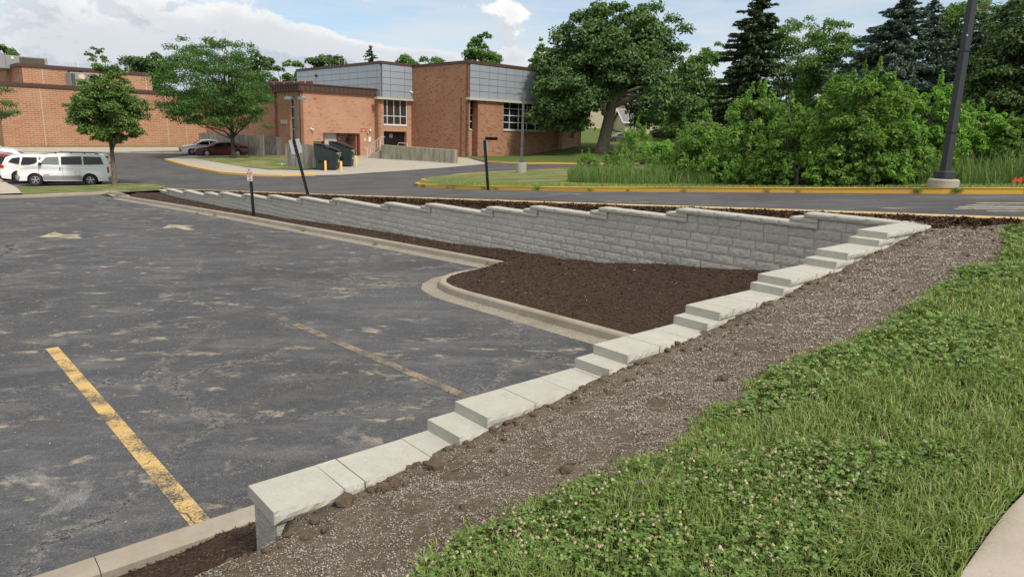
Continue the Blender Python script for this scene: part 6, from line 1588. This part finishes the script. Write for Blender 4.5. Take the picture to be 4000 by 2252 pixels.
shrub('tall bright green shrub in front of the dark spruce', 2930, 716, 350, 150, 60, 15000, M['bush'], .165, .42, spikes=16)
shrub('low green shrub at the foot of the thicket, left of the largest one', 3060, 724, 470, 120, 40, 8500, M['bush'], .15)
shrub('wide leafy shrub right of the tall bright one', 3140, 716, 480, 130, 44, 9000, M['bush'], .16)
shrub('largest bright green shrub in the middle of the thicket', 3330, 724, 268, 205, 90, 26000, M['bush'], .155, .42, .2, spikes=22)
shrub('dark leafy shrub filling the gap left of the lamp post', 3500, 722, 470, 110, 34, 7500, M['bush'], .15)
shrub('arching sumac shrub with long leaves left of the lamp post', 3600, 712, 318, 130, 50, 9500, M['bushlight'], .24, .26, .22, spikes=8)
shrub('light green shrub right of the lamp post', 3800, 700, 410, 110, 40, 8500, M['bushlight'], .19, .32, spikes=8)
shrub('green shrub at the right edge behind the tall grass', 3960, 700, 440, 110, 36, 7500, M['bush'], .18, spikes=6)
shrub('dark shrub just outside the right edge', 4180, 700, 380, 140, 30, 5000, M['bush'], .2)

for i, (px, dy_, hh, hw) in enumerate(((2600, 0, 95, 60), (2680, 10, 80, 55), (2790, 18, 120, 70), (2880, 22, 90, 60), (2990, 24, 130, 75), (3110, 26, 100, 70), (3200, 27, 140, 75), (3290, 28, 110, 70), (3400, 27, 135, 75), (3490, 24, 100, 60), (3560, 20, 130, 60))):
    shrub(('low leafy sapling at the left foot of the thicket, first of the front row', 'low leafy sapling second from the left in the front row of the thicket', 'knee-high sapling in front of the leafy shrub left of the rounded tall one', 'low sapling left of the foot of the tall bright green shrub', 'front-row sapling at the foot of the tall bright green shrub', 'front-row sapling between the tall bright shrub and the largest one', 'front-row sapling at the left foot of the largest shrub', 'front-row sapling just left of the middle of the largest shrub', 'front-row sapling at the right foot of the largest shrub', 'low sapling second from the lamp post in the front row', 'low sapling nearest to the tall dark lamp post')[i], px, 702+dy_, 702+dy_-hh, hw, 12, 1500, M['bush' if i % 3 else 'bushlight'], .16, spikes=6)
shrub('loose leafy shrub between the bright one and the largest one', 3060, 716, 385, 110, 30, 6500, M['bush'], .16, spikes=16)
shrub('upright shrub filling the gap right of the largest one', 3470, 716, 360, 95, 26, 5500, M['bush'], .16, spikes=14)
# ================================================================== GRASSES AND GROUND LITTER
def blades(name, X, Y, Z, h, w, mt, lean=.5, dirn=None, parent=None):
    n = len(X); a = R.uniform(0, 2*math.pi, n); ln = R.uniform(.1, 1, n)*lean; dx, dy = np.cos(a), np.sin(a); b_ = a+R.normal(size=n)*.5+math.pi/2
    wx, wy = np.cos(b_)*w/2, np.sin(b_)*w/2; B = np.stack([X, Y, Z], 1)
    mid = B+np.stack([dx*ln*h*.35, dy*ln*h*.35, h*.6], 1); tip = B+np.stack([dx*ln*h, dy*ln*h, h*(1-.35*ln)], 1); W3 = np.stack([wx, wy, np.zeros(n)], 1)
    V = np.stack([B-W3, B+W3, mid+W3*.8, mid-W3*.8, mid-W3*.8, mid+W3*.8, tip+W3*.12, tip-W3*.12], 1).reshape(-1, 3); V = V.reshape(n, 8, 3)[:, [0, 1, 2, 3, 6, 7]].reshape(-1, 3)
    k = np.arange(n)*6; Fq = np.stack([np.stack([k, k+1, k+2, k+3], 1), np.stack([k+3, k+2, k+4, k+5], 1)], 1).reshape(-1, 4)
    return npmesh(name, V, Fq, mt, parent)
def scatter_sn(n, s0, s1, n0, n1, poly=None, near=None):
    S = R.uniform(s0, s1, n); N = R.uniform(n0, n1, n); X, Y = OX+S*DX+N*NX, OY+S*DY+N*NY
    ok = np.ones(n, bool)
    if poly is not None: ok &= inpoly(poly, X, Y)
    if near: d = np.hypot(X, Y); ok &= R.random(n) < np.clip(near/d, 0, 1)**1.6
    return X[ok], Y[ok]
lp_ = [tuple(p) for p in lawn_poly]
GBb = lambda x, y: GB(x, y)+.004+.06*fbm(x/.3, y/.3, 3)
X, Y = scatter_sn(400000, -5.9, -1.2, -10.3, .5, lp_, 4.2)
s_, n_ = sn(X, Y); ns = fbm(X/.5, Y/.5, 3); cd = fbm(X/.6+9, Y/.6+4, 3)+.35*np.clip(1-(-s_-1.3)/1.0, -.6, 1); h = R.uniform(.04, .115, len(X))*(1+1.1*np.clip(ns, -.3, .5))*np.clip(1.05-1.6*np.clip(cd, 0, .4), .45, 1); D_ = np.hypot(X, Y)
stuff(blades('lawn_grass', X, Y, GBb(X, Y), h*.72, .0048*np.clip(D_/3.6, 1, 2.2), M['blade'], 1.2), 'uneven green grass on the bank beside the bare soil', 'grass')
# ragged fringe spilling on to the soil
k_ = 9000; ie = R.integers(1, len(edge)-1, k_); tt = R.random(k_); ea = np.array(edge); es = ea[ie]+(ea[np.minimum(ie+1, len(edge)-1)]-ea[ie])*tt[:, None]; o_ = np.abs(R.normal(size=k_))*.05; S = es[:, 0]+o_; Nn = es[:, 1]
ok = (fbm(S*6, Nn*6, 2) > -.05); S, Nn = S[ok], Nn[ok]; X, Y = OX+S*DX+Nn*NX, OY+S*DY+Nn*NY
stuff(blades('grass_fringe', X, Y, GB(X, Y)+.07*fbm(X/.16, Y/.16, 3), R.uniform(.015, .05, len(X)), np.full(len(X), .006), M['blade'], 1.4), 'ragged fringe of short grass along the soil edge', 'grass')
# clover
cp = fbm(X/.7+9, Y/.7+4, 3)
def clover(n, seed):
    X, Y = scatter_sn(n, -4.5, -1.1, -10.3, .2, lp_, 3.6); s_, n_ = sn(X, Y)
    dens = fbm(X/.6+9, Y/.6+4, 3)+.35*np.clip(1-(-s_-1.3)/1.0, -.6, 1)
    ok = dens > .08; X, Y = X[ok], Y[ok]; n = len(X); Z = GBb(X, Y)+R.uniform(.025, .07, n); sz = R.uniform(.010, .017, n)*np.clip(np.hypot(X, Y)/3.6, 1, 1.7)
    a0 = R.uniform(0, 6.28, n); N0 = unit(np.stack([R.normal(size=n)*.35, R.normal(size=n)*.35, np.ones(n)], 1)); VV = []
    for k in range(3):
        a = a0+k*2.09; T = np.stack([np.cos(a), np.sin(a), np.full(n, .1)], 1); T = unit(T-N0*np.sum(T*N0, 1, keepdims=True)); Bn = np.cross(N0, T); c = np.stack([X, Y, Z], 1); s3 = sz[:, None]
        VV.append(np.stack([c, c+T*s3*.7+Bn*s3*.55, c+T*s3*1.25, c+T*s3*.7-Bn*s3*.55], 1))
    return np.stack(VV, 1).reshape(-1, 3)
V = clover(62000, 1); stuff(crown_mesh('clover', V, M['clover'], None), 'low clover leaves growing through the lawn', 'clover')
X, Y = scatter_sn(5200, -3.6, -1.25, -10.0, -.5, lp_, 4.5); s_, n_ = sn(X, Y); cpz = fbm(X/.6+9, Y/.6+4, 3)+.35*np.clip(1-(-s_-1.3)/1.0, -.6, 1); ok = (cpz > .12)*(R.random(len(X)) < np.interp(n_, [-8, -5], [1, .45])); X, Y = X[ok], Y[ok]; n = len(X)
c = np.stack([X, Y, GBb(X, Y)+R.uniform(.06, .10, n)], 1); VV = []
for k in range(12):
    d = unit(R.normal(size=(n, 3))); d[:, 2] = np.abs(d[:, 2]); VV.append(leaf_quads(c+d*.006, unit(d+R.normal(size=(n, 3))*.3), .0105, .7, d))
stuff(crown_mesh('clover_flowers', np.concatenate(VV), M['flower'], None), 'small faded clover flower heads scattered through the lawn', 'flowers')
# coarse tufts in the lawn
for px, py, hh, lab in ((2820, 1850, .22, 'largest coarse grass tuft, arching beside the bare soil edge'), (3130, 1770, .17, 'coarse grass tuft right of the largest one, further from the soil'), (2980, 2060, .15, 'low coarse tuft between the largest tuft and the bottom of the picture'), (3500, 2120, .16, 'coarse tuft nearest to the concrete footpath corner'), (3700, 1730, .15, 'coarse tuft at the right, level with the largest one'), (3300, 2200, .17, 'coarse grass tuft at the very bottom of the picture'), (3830, 1500, .15, 'coarse tuft at the right edge, above the footpath'), (3560, 1290, .13, 'small far tuft, the one highest up the bank')):
    q = at(px, py, GB); n = 130; th = R.uniform(0, 6.28, n); rr_ = R.random(n)**.6*.07; X = q.x+rr_*np.cos(th); Y = q.y+rr_*np.sin(th)
    o = blades('grass_tuft', X, Y, np.full(n, q.z-.01), R.uniform(.5, 1, n)*hh*.75, np.full(n, .006), M['blade'], 1.5); tag(o, lab, 'grass tuft', 'coarse tufts in the lawn')
# tall unmown grass behind the kerb
S = R.uniform(-9, 24, 72000); Nn = R.uniform(0, 1, 72000); fr = np.interp(S, [-9, 0, 5, 10, 15, 18, 22, 26], [8.6, 7.9, 6.7, 5.6, 5.4, 5.6, 6.9, 9]); 
Nn = fr+1.9+np.clip((S-11)*.35, 0, 9)+Nn*5.5; X, Y = OX+S*DX+Nn*NX, OY+S*DY+Nn*NY; ns = fbm(X/1.6, Y/1.6, 3)
ns2 = fbm(X/.7, Y/.7, 2); tA, tB = at(2215, 718, VG), at(2235, 640, VG); ok = (ns2 > -.13) & ((X-tA.x)*(tB.y-tA.y)-(Y-tA.y)*(tB.x-tA.x) > 0); X, Y, Nn, fr, ns = X[ok], Y[ok], Nn[ok], fr[ok], ns[ok]; s_, n_ = sn(X, Y); h = R.uniform(.2, .95, len(X))**1.3*(1+1.1*ns)*np.where(Nn < fr+2.8, .7, 1)*np.interp(s_, [4, 10, 22], [1, .8, .62]); stuff(blades('tall_grass', X, Y, GU(X, Y)+.1, h, np.full(len(X), .014), M['tallgrass'], .55), 'tall unmown grass in front of the thicket', 'grass')
S = R.uniform(-9, 24, 36000); fr = np.interp(S, [-9, 0, 5, 10, 15, 18, 22, 26], [8.6, 7.9, 6.7, 5.6, 5.4, 5.6, 6.9, 9]); Nn = fr+.2+R.random(36000)*2.4; X, Y = OX+S*DX+Nn*NX, OY+S*DY+Nn*NY
stuff(blades('verge_grass', X, Y, GU(X, Y)+.11, R.uniform(.03, .075, len(X)), np.full(len(X), .014), M['blade'], .8), 'short mown grass blades along the yellow kerb', 'grass')
# weeds at the foot of the yellow kerb
me_w = []
for i in range(3):
    cl = [(rnd.uniform(-.10, .10), rnd.uniform(-.04, .04), rnd.uniform(.03, .12), rnd.uniform(.04, .07)) for _ in range(5)]; o = crown_mesh('weed', clump_leaves(cl, 130, .045, .4), M['bush'], None); me_w.append(o.data); bpy.data.objects.remove(o)
fr_line = resample([tuple(p) for p in front], .25)
for i in range(46):
    j = rnd.randrange(20, len(fr_line)-3); p = fr_line[j]; sv = float(sn(p.x, p.y)[0])
    if sv < -5: continue
    t_ = (fr_line[j+1]-fr_line[j-1]).normalized(); p = p+Vector((-t_.y, t_.x))*.05; o = link('weed', rnd.choice(me_w), None, (p.x, p.y, float(GU(p.x, p.y))), (0, 0, math.atan2(t_.y, t_.x))); k_ = rnd.uniform(.5, 1.35); o.scale = (k_*1.3, k_, k_)
    tag(o, 'small green weed growing at the foot of the yellow kerb', 'weed', 'weeds along the yellow kerb')
for (px, py, k_) in ((840, 845, .8), (1460, 958, .7), (770, 836, .6), (1180, 905, .6), (415, 768, 1.3), (455, 772, 1.2), (1900, 1036, .5)):
    q = at(px, py, GL); o = link('weed', rnd.choice(me_w), None, q, (0, 0, rnd.uniform(0, 6))); o.scale = (k_,)*3; tag(o, 'small green weed in the joint of the concrete kerb', 'weed', 'weeds along the concrete kerb')
# mulch chips
def chips(name, X, Y, Z, L, W_, mt, tilt=.5):
    n = len(X); a = R.uniform(0, 6.28, n); T = unit(np.stack([np.cos(a), np.sin(a), R.normal(size=n)*tilt*.6], 1)); N_ = unit(np.stack([R.normal(size=n)*tilt, R.normal(size=n)*tilt, np.ones(n)], 1)); N_ = unit(N_-T*np.sum(N_*T, 1, keepdims=True)); B = np.cross(N_, T)
    c = np.stack([X, Y, Z], 1); L = L[:, None]/2; W2 = W_[:, None]/2
    V = np.stack([c-T*L-B*W2, c+T*L-B*W2*.7, c+T*L+B*W2*.8, c-T*L+B*W2], 1).reshape(-1, 3); return crown_mesh(name, V, mt, None)
mlp = [tuple(p) for p in ml]
X, Y = scatter_sn(420000, -.2, 34, -10.5, .1, mlp, 7.0); Z = GMn(X, Y)+.044*fbm(X/.22, Y/.22, 3)+R.uniform(-.002, .016, len(X)); D_ = np.hypot(X, Y)
stuff(chips('mulch_chips', X, Y, Z, R.uniform(.015, .05, len(X))*np.clip(D_/9, .8, 1.6), R.uniform(.005, .013, len(X))*np.clip(D_/9, .8, 1.8), M['chip']), 'dark brown shredded bark mulch below the wall', 'mulch')
X, Y = scatter_sn(90000, -1.4, 37, -.05, 1.0, [tuple(p) for p in mup]); Z = GMU(X, Y)+.04*fbm(X/.25, Y/.25, 3)+R.uniform(0, .022, len(X))
stuff(chips('mulch_chips', X, Y, Z, R.uniform(.03, .10, len(X)), R.uniform(.01, .026, len(X)), M['chip'], .8), 'dark brown bark mulch between the wall top and the road kerb', 'mulch')
# seed pellets and crumbs on the bare soil
slp = [tuple(p) for p in soil_poly]
def gsoil(X, Y): return GB(X, Y)+.07*fbm(X/.16, Y/.16, 3)
X, Y = scatter_sn(380000, -1.95, .7, -11.5, .6, slp, 4.0); ns = fbm(X/.5+3, Y/.5+8, 3); s_, n_ = sn(X, Y)
ok = (R.random(len(X)) < np.clip(.66+1.0*ns, .3, 1))*(R.random(len(X)) < np.clip((-s_-.36)/.25+(n_ < -9.1)*1.5, .12, 1)); X, Y = X[ok], Y[ok]; n = len(X); D_ = np.clip(np.hypot(X, Y)/3.6, 1, 2.4)
def nuggets(name, X, Y, Z, L, W_, mt):
    n = len(X); a = R.uniform(0, 6.28, n); T = unit(np.stack([np.cos(a), np.sin(a), R.normal(size=n)*.35], 1)); B = unit(np.cross(T, unit(R.normal(size=(n, 3))))); N_ = np.cross(T, B); c = np.stack([X, Y, Z], 1); L = L[:, None]/2; r_ = W_[:, None]/2
    ends = [[c+sg*T*L+(math.cos(q)*B+math.sin(q)*N_)*r_ for q in (0, 2.09, 4.19)] for sg in (-1, 1)]; V = np.stack(ends[0]+ends[1], 1).reshape(-1, 3); k = np.arange(n)*6
    Fq = np.stack([np.stack([k, k+1, k+4, k+3], 1), np.stack([k+1, k+2, k+5, k+4], 1)], 1).reshape(-1, 4); return npmesh(name, V, Fq, mt)
stuff(nuggets('seed_pellets', X, Y, gsoil(X, Y)+.003, R.uniform(.005, .0095, n)*D_, R.uniform(.0032, .005, n)*D_, M['pellet']), 'pale seed mulch pellets strewn over the bare soil', 'seed pellets')
ico = None
def clodmesh(seed):
    bm = bmesh.new(); bmesh.ops.create_icosphere(bm, subdivisions=2, radius=1); 
    for v in bm.verts: v.co *= 1+.5*(mnoise.noise(v.co*1.6+Vector((seed*3.1, 0, 0))))+.22*mnoise.noise(v.co*4+Vector((0, seed, 0)))
    me = bpy.data.meshes.new('soil_clod'); bm.to_mesh(me); bm.free(); me.materials.append(M['clod']); return me
CM = [clodmesh(i) for i in range(5)]
V_, F_ = [], []; off_ = 0
def addclod(x, y, z, r, me):
    global off_
    sc3 = Vector((rnd.uniform(.8, 1.3), rnd.uniform(.8, 1.3), rnd.uniform(.55, .9)))*r; rt = Matrix.Rotation(rnd.uniform(0, 6), 3, 'Z') @ Matrix.Rotation(rnd.uniform(0, 3), 3, 'X')
    for v in me.vertices: w = rt @ v.co; V_.append((x+w.x*sc3.x, y+w.y*sc3.y, z+w.z*sc3.z))
    for p in me.polygons: F_.append([off_+i for i in p.vertices])
    off_ += len(me.vertices)
for i in range(900):
    nn_ = rnd.uniform(-9.6, .3); e = rnd.random(); ss = -.36-rnd.random()**2.5*.25 if e < .62 else rnd.uniform(-1.55, -.4)
    if e > .85: ss = float(np.interp(nn_, [p[1] for p in edge], [p[0] for p in edge]))+rnd.uniform(-.02, .12)
    x, y = XY(ss, nn_); r_ = .006+.018*rnd.random()**3.4; addclod(x, y, float(gsoil(x, y))+r_*.3, r_, rnd.choice(CM))
stuff(npmesh('soil_crumbs', V_, F_, M['clod'], None, 3), 'crumbs of dark soil heaped against the cap stones', 'soil')
for i, (px, py, r_, lab) in enumerate(((1352, 1968, .055, 'dark soil clod by the first thin cap stone near the wall end'), (1700, 1828, .05, 'soil clod lying against the second run of caps, below the first step'), (2822, 1487, .038, 'round soil clod lying alone in the pellets near the clover edge'),
                                    (1545, 1895, .032, 'round lighter clod touching the near run of cap stones'), (1510, 1915, .03, 'small clod left of the round lighter one by the near caps'), (2215, 1845, .035, 'flat soil lump in the lower middle of the bare strip'), (1838, 1745, .028, 'soil clod in the notch beside the first step stone'))):
    q = at(px, py, lambda x, y: gsoil(x, y)); o = link('soil_clod', CM[i % 5], None, (q.x, q.y, q.z+r_*.3), (0, 0, i)); o.scale = (r_, r_*1.1, r_*.8); tag(o, lab, 'clod', 'larger soil clods')
def twig(px, py, L, ang, r_, lab, G=gsoil):
    q = at(px, py, G); d = Vector((math.cos(ang), math.sin(ang), 0)); pts = wig(q-d*L/2, q+d*L/2, 4, .12); pts = [Vector((p.x, p.y, float(G(p.x, p.y))+.012+rnd.random()*.01)) for p in pts]
    tag(MB().tube(pts, [r_, r_*.9, r_*.85, r_*.7, r_*.5], 6).build('twig', M['bark'], None, True), lab, 'twig')
twig(2245, 1815, .16, .3, .005, 'thin twig lying on the pellet strewn soil'); twig(1850, 1795, .30, .75, .004, 'long root lying along the cap stones above the first step')
twig(2575, 1888, .22, -.1, .015, 'short cut branch lying in the clover at the soil edge', lambda x, y: GBb(x, y)+.03)

# crumbs washed along the kerbs and strewn over the asphalt
S = R.uniform(1, 30, 5200); kn = np.interp(S, KN[:, 0], KN[:, 1]); Nn = kn-.02-R.exponential(.16, 5200); X, Y = OX+S*DX+Nn*NX, OY+S*DY+Nn*NY
S2 = R.uniform(1.1, 14, 1500); N2 = R.uniform(-14, -3.6, 1500); X = np.concatenate([X, OX+S2*DX+N2*NX]); Y = np.concatenate([Y, OY+S2*DY+N2*NY]); n = len(X)
stuff(nuggets('grit', X, Y, GL(X, Y)+.006, R.uniform(.006, .020, n), R.uniform(.004, .010, n), M['pellet']), 'loose grit lying on the asphalt and along the kerb', 'grit')
